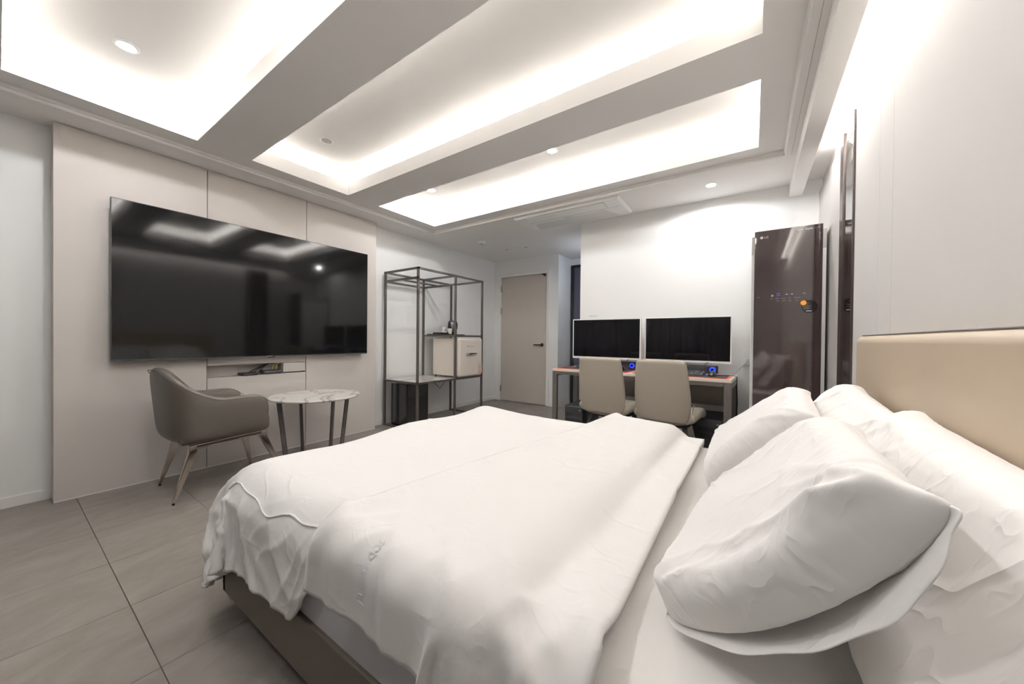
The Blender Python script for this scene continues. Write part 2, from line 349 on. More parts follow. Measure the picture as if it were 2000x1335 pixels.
# nook glass
wn = struct(thing('window_1', '', ''))
for k in ('label', 'category'): del wn[k]
wn.location = (-2.0, YN, 0)
MB().box(-2.395, YN-0.02, 0, -2.355, YN+0.03, 2.20).build('window_frame', 'blackframe', wn)
MB().box(-2.355, YN-0.02, 2.165, XD, YN+0.03, 2.20).build('window_frame', 'blackframe', wn)
MB().box(-2.355, YN-0.02, 0, XD, YN+0.03, 0.04).build('window_frame', 'blackframe', wn)
MB().box(-2.355, YN, 0.04, XD, YN+0.01, 2.165).build('pane', 'darkglass', wn)
# door
dr = struct(thing('door_1', '', '')); dr.location = (-3.03, YD, 0)
for k in ('label', 'category'): del dr[k]
MB().box(-3.453, YD-0.004, 0.008, -2.609, YD+0.036, 2.028).build('door_leaf', 'door', dr, bevel=0.002)
m_ = MB(); m_.box(-3.512, YD-0.012, 0, -3.458, YD+0.06, 2.085); m_.box(-2.604, YD-0.012, 0, -2.552, YD+0.06, 2.085); m_.box(-3.458, YD-0.012, 2.034, -2.604, YD+0.06, 2.085)
m_.build('door_frame', 'trim', dr, bevel=0.003)
for z in (1.84, 1.48, 0.20):
    m_ = MB(); m_.cyl((-3.4555, YD-0.010, z-0.05), 0.008, 0.10, 10); m_.box(-3.468, YD-0.0145, z-0.05, -3.443, YD-0.010, z+0.05); m_.build('hinge', 'hinge', dr)
h_ = MB(); h_.lathe([(0.026, 0), (0.027, -0.008), (0.022, -0.012)], (-2.675, YD-0.004, 0.935), 24, 'y'); h_.cyl((-2.675, YD-0.055, 0.935), 0.010, 0.045, 12, 'y')
h_.tube([(-2.675, YD-0.052, 0.935), (-2.70, YD-0.054, 0.935), (-2.80, YD-0.050, 0.934)], 0.0095, 10); h_.build('door_handle', 'blackmetal', dr, smooth=True)
MB().add([(-2.69, YD-0.006, 2.022), (-2.625, YD-0.006, 2.022), (-2.625, YD-0.006, 1.985), (-2.69, YD-0.030, 2.022), (-2.625, YD-0.030, 2.022), (-2.625, YD-0.030, 1.985)],
         [(0, 1, 2), (3, 5, 4), (0, 3, 4, 1), (1, 4, 5, 2), (2, 5, 3, 0)]).build('door_stop', 'blackmetal', dr)

# curtain at the near end (it is what the screens mirror)
m_ = MB(); vs = []; n = 220
for i in range(n+1):
    x = XL+0.05+(XR-XL-0.1)*i/n; y = YB+0.07+0.035*math.sin(i*0.62)+0.012*math.sin(i*1.7+1)
    vs += [(x, y, 0.02), (x, y, 2.28)]
m_.add(vs, [(2*i, 2*i+2, 2*i+3, 2*i+1) for i in range(n)])
cu = m_.build('curtain', 'curtain', None, smooth=True); cu.modifiers.new('s', 'SOLIDIFY').thickness = 0.004
tag(cu, 'floor length warm grey curtain hanging in folds across the near end wall', 'curtain')

# ------------------------------------------------------------ tv wall cladding with its niche
cl = struct(thing('wall_cladding', '', '')); cl.location = (XP, 1.3, 0)
for k in ('label', 'category'): del cl[k]
XB = XL+0.0
g = 0.0025
MB().box(XB, 0.20, 0.005, XP, 0.925-g, 2.298).build('wall_panel', 'panel', cl, bevel=0.001)
MB().box(XB, 1.656+g, 0.005, XP, 2.400, 2.298).build('wall_panel', 'panel', cl, bevel=0.001)
MB().box(XB, 0.925+g, 0.797, XP, 1.656-g, 2.298).build('wall_panel', 'panel', cl, bevel=0.001)
MB().box(XB, 0.925+g, 0.005, XP, 1.656-g, 0.692).build('wall_panel', 'panel', cl, bevel=0.001)
MB().box(XB, 0.92, 0.005, XP-0.02, 0.93, 2.298).build('joint', 'taupeseam', cl); MB().box(XB, 1.651, 0.005, XP-0.02, 1.661, 2.298).build('joint', 'taupeseam', cl)
m_ = MB(); m_.box(XB, 0.93, 0.69, XB+0.012, 1.651, 0.80); m_.box(XB, 1.46, 0.692, XP-0.03, 1.475, 0.797)
m_.build('niche_lining', 'panel', cl)
MB().box(XP-0.02, 0.93, 0.789, XP-0.004, 1.651, 0.797).build('niche_edge', 'panel', cl)
MB().box(XP-0.03, 1.462, 0.703, XP-0.001, 1.651, 0.786).build('niche_flap', 'panel', cl, bevel=0.001)
# baseboard bead under the cladding
struct(MB().box(XP-0.004, 0.20, 0, XP+0.003, 2.40, 0.005).build('trim_3', 'trim'))

# television
tv = thing('television', 'huge black flat screen television mounted on the beige clad wall', 'television', (-3.42, 1.33, 0.86))
Y0, Y1, Z0, Z1, XT = 0.418, 2.24, 0.85, 1.905, -3.395
MB().box(XT-0.022, Y0, Z0, XT, Y1, Z1).build('bezel', 'dark', tv, bevel=0.002)
MB().box(XT-0.001, Y0+0.005, Z0+0.010, XT+0.0012, Y1-0.005, Z1-0.005).build('screen', 'tv', tv)
MB().box(XT-0.045, Y0+0.09, Z0+0.08, XT-0.022, Y1-0.09, Z1-0.06).build('rear_housing', 'black', tv, bevel=0.01)
MB().box(XP-0.001, 0.9, 1.1, XT-0.044, 1.75, 1.7).build('wall_bracket', 'frame', tv)
MB().box(XT-0.015, 1.31, Z0-0.007, XT-0.001, 1.365, Z0+0.001).build('sensor', 'blackgloss', tv, bevel=0.001)
text('logo', 'SAMSUNG', 0.009, 'silverprint', tv, (XT+0.0015, 1.30, Z0+0.001), (0, 1, 0), (0, 0, 1), 0.0002)
# set-top box, router and their leads in the niche
st = thing('set_top_box', 'small flat black set-top box, left of the two in the wall niche', 'set-top box', (XP-0.03, 1.21, 0.692))
MB().box(XP-0.085, 1.148, 0.694, XP+0.012, 1.268, 0.716).build('housing', 'black', st, bevel=0.006); MB().box(XP+0.0115, 1.16, 0.699, XP+0.0135, 1.25, 0.709).build('front_window', 'blackgloss', st)
rt = thing('router', 'rounded dark blue grey router with status lights, right in the wall niche', 'router', (XP-0.03, 1.375, 0.692))
MB().box(XP-0.08, 1.305, 0.695, XP+0.012, 1.452, 0.728).build('housing', 'dark', rt, bevel=0.012, seg=4)
for k in range(5): MB().box(XP+0.0115, 1.325+k*0.017, 0.710, XP+0.0135, 1.330+k*0.017, 0.713).build('status_light', 'whiteled' if k == 0 else 'lightgrey', rt)
for q, (y0, ym, y1, z0, mt, nm) in enumerate(((1.21, 1.30, 1.44, .712, 'cable', 'thick black'), (1.24, 1.33, 1.42, .712, 'cable', 'second black'), (1.27, 1.34, 1.40, .710, 'cable', 'short black'), (1.375, 1.39, 1.41, .725, 'yellowcable', 'yellow'), (1.40, 1.405, 1.43, .725, 'yellowcable', 'second yellow'))):
    pts = [(XP-0.05+0.01*q, y0+(y1-y0)*t, z0+(0.786-z0)*math.sin(t*PI*0.62)**1.2+0.0*t) for t in [i/12 for i in range(13)]]
    o = MB().tube(pts, 0.0045 if mt == 'cable' else 0.0025, 7).build('niche_cable', mt, None, smooth=True)
    tag(o, ('longest black lead arching left from the niche top to the set-top box', 'middle black lead arching in the wall niche above the boxes', 'lowest black lead arching between set-top box and router',
            'left thin yellow lead rising behind the router', 'right thin yellow lead rising behind the router')[q], 'cable', 'black leads in the wall niche' if mt == 'cable' else 'yellow leads in the wall niche')

# ------------------------------------------------------------ ceiling fittings
def downlight(x, y, z, lit, label, group=None, r=0.042):
    t = thing('downlight', label, 'downlight', (x, y, z), 0, group)
    MB().lathe([(r-0.006, 0.0), (r-0.004, -0.004), (r, -0.004), (r+0.008, -0.0015), (r+0.008, 0.0)], (x, y, z), 32).build('trim_ring', 'whiteplastic', t, smooth=True)
    MB().cyl((x, y, z-0.0045), r-0.006, 0.002, 28).build('lens', 'led' if lit else 'ledoff', t)
    if lit: light('SPOT', 'lamp', (x, y, z-0.02), SPOT_W, SPOT_C, t, spot_size=2.95, spot_blend=0.25, shadow_soft_size=0.03)
    return t
downlight(-2.76, 0.396, ZT, True, 'lit round downlight in the ceiling coffer nearest the camera, above the television')
downlight(-2.76, 1.46, ZT, False, 'switched off round downlight in the middle ceiling coffer')
downlight(-2.76, 2.545, ZT, True, 'lit downlight in the far ceiling coffer, nearer the television wall')
downlight(-1.36, 2.545, ZT, True, 'lit downlight half way along the far ceiling coffer')
downlight(-1.36, 0.396, ZT, True, 'lit downlight in the near coffer out of view above the bed')
downlight(-0.295, 3.31, ZC, True, 'lit round downlight in the low ceiling in front of the garment closet', r=0.04)
downlight(-1.15, -0.42, ZC, True, 'added unseen round downlight in the low ceiling before the curtain, lighting the near pillow', r=0.04)  # extra lamp behind the camera, added to brighten the near pillow
t = thing('smoke_detector', 'round white smoke detector on the low ceiling above the clothes rack', 'smoke detector', (-2.953, 3.608, ZC))
MB().lathe([(0.050, 0.0), (0.050, -0.012), (0.046, -0.022), (0.036, -0.034), (0.030, -0.036)], (-2.953, 3.608, ZC), 32).build('housing', 'whiteplastic', t, smooth=True)
MB().lathe([(0.028, -0.036), (0.026, -0.042), (0.015, -0.044)], (-2.953, 3.608, ZC), 24).build('sensor_cap', 'lightgrey', t, smooth=True)
t = thing('ceiling_speaker', 'flat white round ceiling plate beside the smoke detector', 'ceiling plate', (-2.925, 3.87, ZC))
MB().lathe([(0.052, 0), (0.052, -0.004), (0.048, -0.007)], (-2.925, 3.87, ZC), 32).build('plate', 'whiteplastic', t, smooth=True)
downlight(-2.917, 4.131, ZC, False, 'switched off grey downlight in the corridor ceiling, left of the two before the door', r=0.03)
downlight(-2.613, 4.155, ZC, False, 'switched off grey downlight in the corridor ceiling, right of the two before the door', r=0.03)
t = thing('access_hatch', 'thin square access hatch line in the corridor ceiling', 'hatch', (-2.45, 3.85, ZC))
m_ = MB(); 
for a in ((-2.80, 3.65, -2.35, 3.654), (-2.80, 4.05, -2.35, 4.054), (-2.80, 3.65, -2.796, 4.054), (-2.354, 3.65, -2.35, 4.054)): m_.box(a[0], a[1], ZC-0.0012, a[2], a[3], ZC)
m_.build('hatch_edge', 'trim', t)
# unseen lamp added round the corner for the bluish light in the nook
t = thing('added_nook_lamp', 'small cool round lamp added out of sight in the nook ceiling behind the desk wall corner', 'lamp', (-1.72, 4.55, ZC))
MB().lathe([(0.06, 0), (0.06, -0.19), (0.05, -0.20)], (-1.72, 4.55, ZC), 24).build('housing', 'whiteplastic', t, smooth=True)
MB().cyl((-1.72, 4.55, ZC-0.203), 0.045, 0.003, 20).build('lens', 'led', t)
light('POINT', 'lamp', (-1.72, 4.55, ZC-0.25), 2.5, (0.72, 0.82, 1.0), t, shadow_soft_size=0.05)

# ceiling air conditioner
ac = thing('air_conditioner', 'long white one-way ceiling cassette air conditioner before the desk wall', 'air conditioner', (-1.55, 3.36, ZC))
ax0, ax1, ay0, ay1 = -2.12, -0.99, 3.10, 3.56
MB().add([(ax0+.02, ay0+.02, ZC-0.022), (ax1-.02, ay0+.02, ZC-0.022), (ax1-.02, ay1-.02, ZC-0.022), (ax0+.02, ay1-.02, ZC-0.022), (ax0, ay0, ZC), (ax1, ay0, ZC), (ax1, ay1, ZC), (ax0, ay1, ZC)],
         [(0,3,2,1),(4,5,6,7),(0,1,5,4),(1,2,6,5),(2,3,7,6),(3,0,4,7)]).build('panel', 'acwhite', ac, bevel=0.004)
MB().box(ax0+0.12, ay0+0.035, ZC-0.029, ax1-0.16, ay0+0.155, ZC-0.021).build('air_flap', 'acwhite', ac, bevel=0.004)
MB().box(ax0+0.115, ay0+0.030, ZC-0.0235, ax1-0.155, ay0+0.162, ZC-0.0215).build('flap_slot', 'acslot', ac)
MB().box(ax0+0.10, ay0+0.195, ZC-0.0232, ax1-0.06, ay0+0.1965, ZC-0.0215).build('seam', 'acslot', ac)
MB().add([(ax0+.14, ay0+.25, ZC-0.023), (ax1-.20, ay0+.25, ZC-0.023), (ax1-.12, ay1-.03, ZC-0.0235), (ax0+.10, ay1-.03, ZC-0.0235), (ax0+.14, ay0+.25, ZC-0.021), (ax1-.20, ay0+.25, ZC-0.021), (ax1-.12, ay1-.03, ZC-0.021), (ax0+.10, ay1-.03, ZC-0.021)],
         [(0,3,2,1),(4,5,6,7),(0,1,5,4),(1,2,6,5),(2,3,7,6),(3,0,4,7)]).build('intake_grille', mat('air conditioner grille plastic', (0.66, 0.66, 0.64), 0.5), ac)
text('logo', 'SAMSUNG', 0.022, 'greyprint', ac, (-1.62, ay0+0.235, ZC-0.0225), (1, 0, 0), (0, -1, 0), 0.0004)
for k in range(4): MB().cyl((ax0+0.045+k*0.016, ay0+0.06, ZC-0.0232), 0.003, 0.0015, 8).build('indicator', 'acslot', ac)
text('print', 'WIND-FREE', 0.012, 'greyprint', ac, (-1.26, ay0+0.232, ZC-0.0225), (1, 0, 0), (0, -1, 0), 0.0004)

# ------------------------------------------------------------ headboard wall
hc = struct(thing('wall_cladding_right', '', '')); hc.location = (0.42, 1.2, 0)
for k in ('label', 'category'): del hc[k]
XH = 0.42
for y0, y1 in ((YB, 1.857), (1.860, 2.025), (2.028, 2.44)): MB().box(XH, y0, 0.0, XR, y1, 2.195).build('wall_panel', 'hpanel', hc, bevel=0.0012)
MB().box(XH+0.002, 2.77, 0.0, XR, YW, 2.195).build('wallpaper_panel', 'graywall', hc)
mi = thing('wall_mirror', 'tall narrow smoked mirror with dark trim between headboard wall and grey wallpaper', 'mirror', (0.41, 2.58, 0))
MB().box(0.411, 2.440, 0.0, XH+0.004, 2.455, 2.195).build('mirror_edge', 'darktrim', mi, bevel=0.001)
MB().box(0.418, 2.455, 0.01, 0.43, 2.69, 2.19).build('mirror_glass', 'mirror', mi)
MB().box(0.411, 2.69, 0.0, XH+0.004, 2.77, 2.195).build('mirror_edge', 'darktrim', mi, bevel=0.001)

# garment steamer closet
gs = thing('garment_closet', 'tall narrow brown glass fronted garment steam closet with white body against the wall corner', 'garment closet', (0.196, 3.38, 0))
gx0, gx1, gy, gz = 0.007, 0.384, 3.12, 1.816
MB().box(gx0-0.018, gy+0.035, 0.02, gx1+0.024, 3.62, 1.66).build('body', 'whiteplastic', gs, bevel=0.004)
MB().box(gx0-0.018, gy+0.035, 1.66, gx1+0.024, 3.62, 1.79).build('body_top', 'lightgrey', gs, bevel=0.004)
MB().box(gx0, gy, 0.03, gx1, gy+0.034, gz).build('door', 'stylerdoor', gs, bevel=0.002)
MB().box(gx1-0.055, gy-0.0008, 0.03, gx1-0.001, gy+0.002, gz-0.001).build('door_strip', 'stylerstrip', gs)
MB().box(gx0+0.01, gy+0.01, 0.0, gx1-0.01, 3.6, 0.03).build('plinth', 'black', gs)
yy = gy-0.0012
MB().cyl((gx0+0.041, yy-0.0005, 1.768), 0.0095, 0.0012, 24, 'y').build('logo', 'silverprint', gs)
text('logo_text', 'LG', 0.020, 'silverprint', gs, (gx0+0.056, yy, 1.761), (1, 0, 0), (0, 0, 1), 0.0003)
text('name_text', 'TROMM', 0.012, 'silverprint', gs, (gx0+0.235, yy, 1.786), (1, 0, 0), (0, 0, 1), 0.0003, spacing=0.95)
text('name_text', 'styler', 0.020, 'silverprint', gs, (gx0+0.283, yy, 1.786), (1, 0, 0), (0, 0, 1), 0.0003)
MB().box(gx0+0.335, yy-0.0004, 1.7925, gx0+0.36, yy, 1.7935).build('name_line', 'silverprint', gs)
MB().box(gx1-0.016, yy-0.0004, 1.71, gx1-0.015, yy, 1.76).build('door_mark', 'silverprint', gs)
def gp(px, py, w_, h_, m, nm='display_mark'):
    MB().box(gx0+px-w_/2, yy-0.0004, py-h_/2, gx0+px+w_/2, yy, py+h_/2).build(nm, m, gs)
gp(0.142, 1.360, 0.020, 0.006, 'bluedim'); gp(0.142, 1.347, 0.020, 0.0065, 'bluedim'); gp(0.188, 1.352, 0.010, 0.003, 'whiteled'); gp(0.205, 1.353, 0.009, 0.003, 'bluedim'); gp(0.218, 1.353, 0.009, 0.003, 'whiteled')
for s_, px, py in (('Power', 0.018, 1.337), ('Start', 0.098, 1.322), ('Styling', 0.126, 1.323), ('Refresh', 0.160, 1.323), ('Dry', 0.200, 1.324), ('Night Care', 0.230, 1.325), ('WiFi', 0.276, 1.352), ('Steam', 0.130, 1.306), ('Quick', 0.164, 1.306), ('Delay', 0.200, 1.306), ('Lock', 0.238, 1.306)):
    text('display_text', s_, 0.0075, 'greyprint' if s_ != 'WiFi' else 'silverprint', gs, (gx0+px, yy, py), (1, 0, 0), (0, 0, 1), 0.0002)
MB().lathe([(0.006, 0), (0.0075, 0), (0.0075, -0.0006), (0.006, -0.0006)], (gx0+0.108, yy, 1.347), 16, 'y').build('display_ring', 'greyprint', gs)
sk = MB().cyl((gx0+0.312, yy-0.0010, 1.262), 0.043, 0.0010, 40, 'y').build('round_sticker', 'blackgloss', gs)
for k in range(8):
    wv = 0.055 - abs(k-4)*0.006
    MB().box(gx0+0.300-wv/2, yy-0.0014, 1.288-k*0.0062, gx0+0.300+wv/2-0.008*(k % 3), yy-0.0010, 1.2895-k*0.0062).build('print_line', 'brownprint' if k < 4 else 'greyprint', gs)
MB().box(gx0+0.295, yy-0.0014, 1.2295, gx0+0.325, yy-0.0010, 1.2345).build('print_line', 'silverprint', gs)
MB().cyl((gx0+0.281, yy-0.0016, 1.288), 0.016, 0.0008, 28, 'y').build('orange_sticker', 'orange', gs)
# outlet with adapter on the desk wall
ou = thing('wall_outlet', 'white double wall outlet beside the garment closet above the desk end', 'outlet', (-0.03, YW, 0.88))
MB().box(-0.066, YW-0.008, 0.815, -0.004, YW, 0.955).build('cover_plate', 'whiteplastic', ou, bevel=0.002)
MB().box(-0.058, YW-0.011, 0.885, -0.012, YW-0.007, 0.935).build('socket', 'whiteplastic', ou, bevel=0.002)
MB().box(-0.060, YW-0.030, 0.819, -0.010, YW-0.008, 0.875).build('socket', 'whiteplastic', ou, bevel=0.002)
MB().box(-0.060, YW-0.028, 0.815, -0.012, YW-0.008, 0.819).build('socket_slot', 'acslot', ou)
MB().lathe([(0.006, 0), (0.012, -0.018), (0.012, -0.03)], (-0.026, YW-0.03, 0.862), 12, 'y').build('plug', 'lightgrey', ou, smooth=True)
def sag(a, b, s_, n=16):
    a, b = Vector(a), Vector(b); return [a.lerp(b, i/n)+Vector((0, 0, -s_*4*(i/n)*(1-i/n))) for i in range(n+1)]
tag(MB().tube(sag((-0.026, YW-0.055, 0.862), (-0.135, 3.46, 0.735), 0.01), 0.0028, 6).build('power_cord', 'greycable', None, smooth=True), 'thin grey cord running from the wall outlet down to the desk end', 'cable')
wl = thing('wall_label', 'tiny teal printed label on the desk wall above the left monitor', 'label', (-1.417, YW, 1.275))
MB().box(-1.472, YW-0.0012, 1.264, -1.362, YW, 1.292).build('tape', 'wallwhite', wl)
text('print', 'KCN TV1', 0.022, 'green', wl, (-1.467, YW-0.0016, 1.270), (1, 0, 0), (0, 0, 1), 0.0003)

# ------------------------------------------------------------ desk (slightly turned)
RZ = -0.045
dk = thing('desk', 'long narrow computer desk with cream top and brown steel frame along the white wall', 'desk', (-0.88, 3.38, 0), RZ)
dw, dd = 1.54, 0.50        # width, depth
MB().box(-dw/2, -dd/2, 0.705, dw/2, dd/2, 0.730).build('tabletop', 'desktop', dk, local=True, bevel=0.002)
for sx in (-1, 1):
    for sy in (-1, 1):
        x = sx*(dw/2-0.025); y = sy*(dd/2-0.02); MB().box(x-0.025, y-0.015, 0, x+0.025, y+0.015, 0.705).build('leg', 'deskleg', dk, local=True, bevel=0.002)
MB().box(-dw/2+0.05, -dd/2+0.006, 0.675, dw/2-0.05, -dd/2+0.03, 0.705).build('apron', 'deskleg', dk, local=True)
MB().box(-dw/2+0.05, dd/2-0.03, 0.675, dw/2-0.05, dd/2-0.006, 0.705).build('apron', 'deskleg', dk, local=True)
for sx in (-1, 1): MB().box(sx*(dw/2-0.0)-0.0 if sx < 0 else dw/2-0.05, -dd/2+0.03, 0.66, -dw/2+0.05 if sx < 0 else dw/2, dd/2-0.03, 0.705).build('side_rail', 'deskleg', dk, local=True)
MB().box(-dw/2+0.30, dd/2-0.06, 0.46, dw/2-0.05, dd/2-0.045, 0.675).build('modesty_panel', 'deskleg', dk, local=True)
DK = wm(dk)
def dw_(x, y, z): return DK @ Vector((x, y, z))
def rrect(w_, d_, r, n=6):
    return [(cx+r*math.cos(a+q*PI/2/n), cy+r*math.sin(a+q*PI/2/n)) for cx, cy, a in ((w_/2-r, d_/2-r, 0), (-w_/2+r, d_/2-r, PI/2), (-w_/2+r, -d_/2+r, PI), (w_/2-r, -d_/2+r, 1.5*PI)) for q in range(n+1)]
def prism(mb, pts, z0, z1):
    n = len(pts); return mb.add([(x, y, z0) for x, y in pts]+[(x, y, z1) for x, y in pts], [tuple(reversed(range(n))), tuple(range(n, 2*n))]+[(i, (i+1) % n, n+(i+1) % n, n+i) for i in range(n)])
def mouse_mat(x, y, label):
    t = thing('mouse_mat', label, 'mouse mat', dw_(x, y, 0.730), RZ, 'desk mats')
    prism(MB(), rrect(0.73, 0.36, 0.03), 0.0005, 0.004).build('edge', 'redrubber', t, local=True)
    prism(MB(), rrect(0.70, 0.33, 0.02), 0.003, 0.0046).build('cloth', 'matcloth', t, local=True)
mouse_mat(-0.385, -0.055, 'black desk mat with red edge on the left half of the desk')
mouse_mat(0.38, -0.055, 'black desk mat with red edge on the right half of the desk')
def keyboard(x, y, label):
    t = thing('keyboard', label, 'keyboard', dw_(x, y, 0.7348), RZ, 'computer keyboards')
    MB().add([(-.21,-.065,0),(.21,-.065,0),(.21,.065,0),(-.21,.065,0),(-.208,-.063,.016),(.208,-.063,.016),(.208,.063,.028),(-.208,.063,.028)], [(0,3,2,1),(4,5,6,7),(0,1,5,4),(1,2,6,5),(2,3,7,6),(3,0,4,7)]).build('case', 'black', t, local=True, bevel=0.003)
    k0 = None
    for r in range(5):
        for c in range(17):
            if k0 is None:
                k0 = MB().add([(-.0095,-.009,0),(.0095,-.009,0),(.0095,.009,0),(-.0095,.009,0),(-.007,-.006,.008),(.007,-.006,.008),(.007,.007,.009),(-.007,.007,.009)], [(0,3,2,1),(4,5,6,7),(0,1,5,4),(1,2,6,5),(2,3,7,6),(3,0,4,7)]).build('key', 'dark', t, local=True); q = k0
            else:
                q = bpy.data.objects.new('key', k0.data); COL.objects.link(q); q.parent = t
            q.location = (-0.192+c*0.024, -0.047+r*0.0235, 0.0165+r*0.0022)
    return t
keyboard(-0.40, 0.02, 'black keyboard at the left end of the desk, mostly behind the left chair')
keyboard(0.35, -0.03, 'black keyboard on the right half of the desk beside the mouse')
def mouse(x, y, label):
    t = thing('computer_mouse', label, 'mouse', dw_(x, y, 0.7348), RZ, 'computer mice')
    m_ = MB(); n = 20; pr = [(1.0, 0), (1.02, .006), (.97, .018), (.8, .030), (.5, .037), (.15, .039)]
    vs = [(0.031*s_*math.cos(2*PI*k/n), 0.055*s_*math.sin(2*PI*k/n), h_) for s_, h_ in pr for k in range(n)]
    fs = [(i*n+k, i*n+(k+1) % n, (i+1)*n+(k+1) % n, (i+1)*n+k) for i in range(len(pr)-1) for k in range(n)]+[tuple(reversed(range(n))), tuple((len(pr)-1)*n+k for k in range(n))]
    m_.add(vs, fs).build('shell', 'blackgloss', t, local=True, smooth=True)
    MB().cyl((-0.004, 0.025, 0.033), 0.009, 0.008, 14, 'x').build('scroll_wheel', 'greycable', t, local=True)
    return t
mouse(-0.13, -0.045, 'black computer mouse between the two chairs in front of the left speaker')
mouse(0.62, -0.06, 'black computer mouse at the right end of the desk')
tag(MB().tube([dw_(0.62, 0.0, .738), dw_(0.66, 0.05, .737), dw_(0.72, 0.09, .737), dw_(0.77, 0.05, .737), dw_(0.79, -0.01, .733)], 0.0022, 6).build('mouse_cable', 'cable', None, smooth=True), 'black mouse cable curling over the right end of the desk', 'cable')
tag(MB().tube([dw_(-0.13, 0.012, .738), dw_(-0.08, 0.07, .737), dw_(0.0, 0.06, .737), dw_(-0.02, 0.12, .734)], 0.0022, 6).build('mouse_cable', 'cable', None, smooth=True), 'black mouse cable curling beside the left speaker', 'cable')
# strip of white card beside the keyboard
tag(MB().box(0, 0, 0, 0.075, 0.035, 0.006).build('white_dongle', 'whiteplastic', None, bevel=0.002), 'small white block lying between the right keyboard and mouse', 'adapter').matrix_basis = Matrix.Translation(dw_(0.535, 0.02, 0.7348)) @ Matrix.Rotation(RZ, 4, 'Z')
def speaker(x, y, label):
    t = thing('desk_speaker', label, 'speaker', dw_(x, y, 0.730), RZ, 'black bar speakers')
    MB().box(-.20, -.035, .006, .20, .035, .075).build('housing', 'black', t, local=True, bevel=0.006)
    for sx in (-1, 1): MB().box(sx*.15-.02, -.025, 0, sx*.15+.02, .025, .007).build('foot', 'black', t, local=True)
    MB().lathe([(0.024, -.035), (0.024, -.038), (0.016, -.038)], (.165, 0, .042), 24, 'y').build('glow_ring', 'blueled', t, local=True)
    MB().lathe([(0.013, -.035), (0.013, -.048), (0.011, -.05)], (.165, 0, .042), 20, 'y').build('volume_knob', 'blackgloss', t, local=True, smooth=True)
    MB().box(-.19, -.0365, .015, .13, -.035, .066).build('grille', 'dark', t, local=True)
speaker(-0.265, 0.185, 'black bar speaker with blue dial seen between the two chairs')
speaker(0.43, 0.175, 'black bar speaker with blue dial on the right half of the desk')
def monitor(x, y, label):
    t = thing('monitor', label, 'monitor', dw_(x, y, 0.730), 0, 'white framed monitors')
    z0, z1, W = 0.093, 0.503, 0.353
    MB().box(-W, -.018, z0, W, .018, z1).build('housing', 'whiteplastic', t, local=True, bevel=0.004)
    MB().box(-W+.012, -.0192, z0+.022, W-.012, -.017, z1-.010).build('screen', 'screen', t, local=True)
    MB().box(-.10, .018, z0+.06, .10, .035, z1-.08).build('rear_housing', 'whiteplastic', t, local=True, bevel=0.006)
    MB().box(-.025, .018, 0.01, .025, .034, z0+.15).build('stand_neck', 'whiteplastic', t, local=True)
    MB().box(-.12, -.05, 0.0, .12, .06, .010).build('stand_foot', 'whiteplastic', t, local=True, bevel=0.003)
    return t
mo = monitor(-0.355, 0.105, 'white framed black screen monitor, the left one beside the nook'); mo.location = (-1.232, 3.50, 0.733)
mo = monitor(0.38, 0.13, 'white framed black screen monitor, the right one toward the garment closet'); mo.location = (-0.492, 3.50, 0.733)
# monitor leads
for lb_, (a, b) in zip(('short black lead under the middle of the right monitor', 'short black lead above the right bar speaker dial', 'short black lead above the left bar speaker dial'), (((-0.57, 3.45, .735), (-0.56, 3.46, .83)), ((-0.34, 3.44, .80), (-0.31, 3.46, .835)), ((-1.0, 3.45, .80), (-0.99, 3.46, .835)))):
    tag(MB().tube(sag(a, b, -0.004, 4), 0.003, 6).build('monitor_cable', 'cable', None, smooth=True), lb_, 'cable', 'monitor leads')
def pc(x, y, w_, d_, h_, label):
    t = thing('computer_tower', label, 'computer', (x, y, 0), 0, 'computer towers under the desk')
    MB().box(-w_/2, 0.012, .012, w_/2, d_, h_).build('case', 'black', t, local=True, bevel=0.004)
    MB().box(-w_/2+.004, 0.0, .014, w_/2-.004, 0.014, h_-.004).build('front_bezel', 'dark', t, local=True, bevel=0.005)
    for k in range(2): MB().box(-w_/2+.02, -0.002, h_-.10-.05*k, w_/2-.02, 0.002, h_-.062-.05*k).build('drive_bay', 'black', t, local=True, bevel=0.001)
    MB().cyl((w_/2-.03, -0.003, h_-.035), .008, .004, 16, 'y').build('power_button', 'greycable', t, local=True)
    for sx in (-1, 1):
        for yy_ in (.04, d_-.04): MB().cyl((sx*(w_/2-.025), yy_, 0), .012, .013, 12).build('foot', 'black', t, local=True)
pc(-1.405, 3.12, 0.19, 0.42, 0.385, 'black computer tower on the floor under the left end of the desk')
pc(-0.275, 3.18, 0.185, 0.42, 0.40, 'black computer tower on the floor under the right end of the desk')
for dx in (0, 0.014, 0.028):
    tag(MB().tube([(-1.40+dx, 3.585, 0.70), (-1.395+dx*1.4, 3.60, 0.55), (-1.40+dx*.6, 3.60, 0.42), (-1.41+dx*2, 3.58, 0.2)], 0.0045, 6).build('hanging_cable', 'cable' if dx != .014 else 'lightgrey', None, smooth=True), {0: 'leftmost black', .014: 'middle pale', .028: 'rightmost black'}[dx]+' cable hanging behind the left end of the desk', 'cable', 'cables behind the desk')
tag(MB().tube([(-0.105, 3.52, .72), (-0.098, 3.53, .5), (-0.102, 3.52, .3), (-0.10, 3.53, .06)], 0.007, 6).build('hanging_cable', 'cable', None, smooth=True), 'black cable strapped down the right rear desk leg', 'cable')
tag(MB().tube([(-1.30, 3.2, .03), (-1.22, 3.12, .012), (-1.1, 3.2, .008), (-0.95, 3.35, .008), (-0.8, 3.5, .01)], 0.005, 6).build('floor_cable', 'cable', None, smooth=True), 'black cable trailing over the floor under the desk', 'cable')

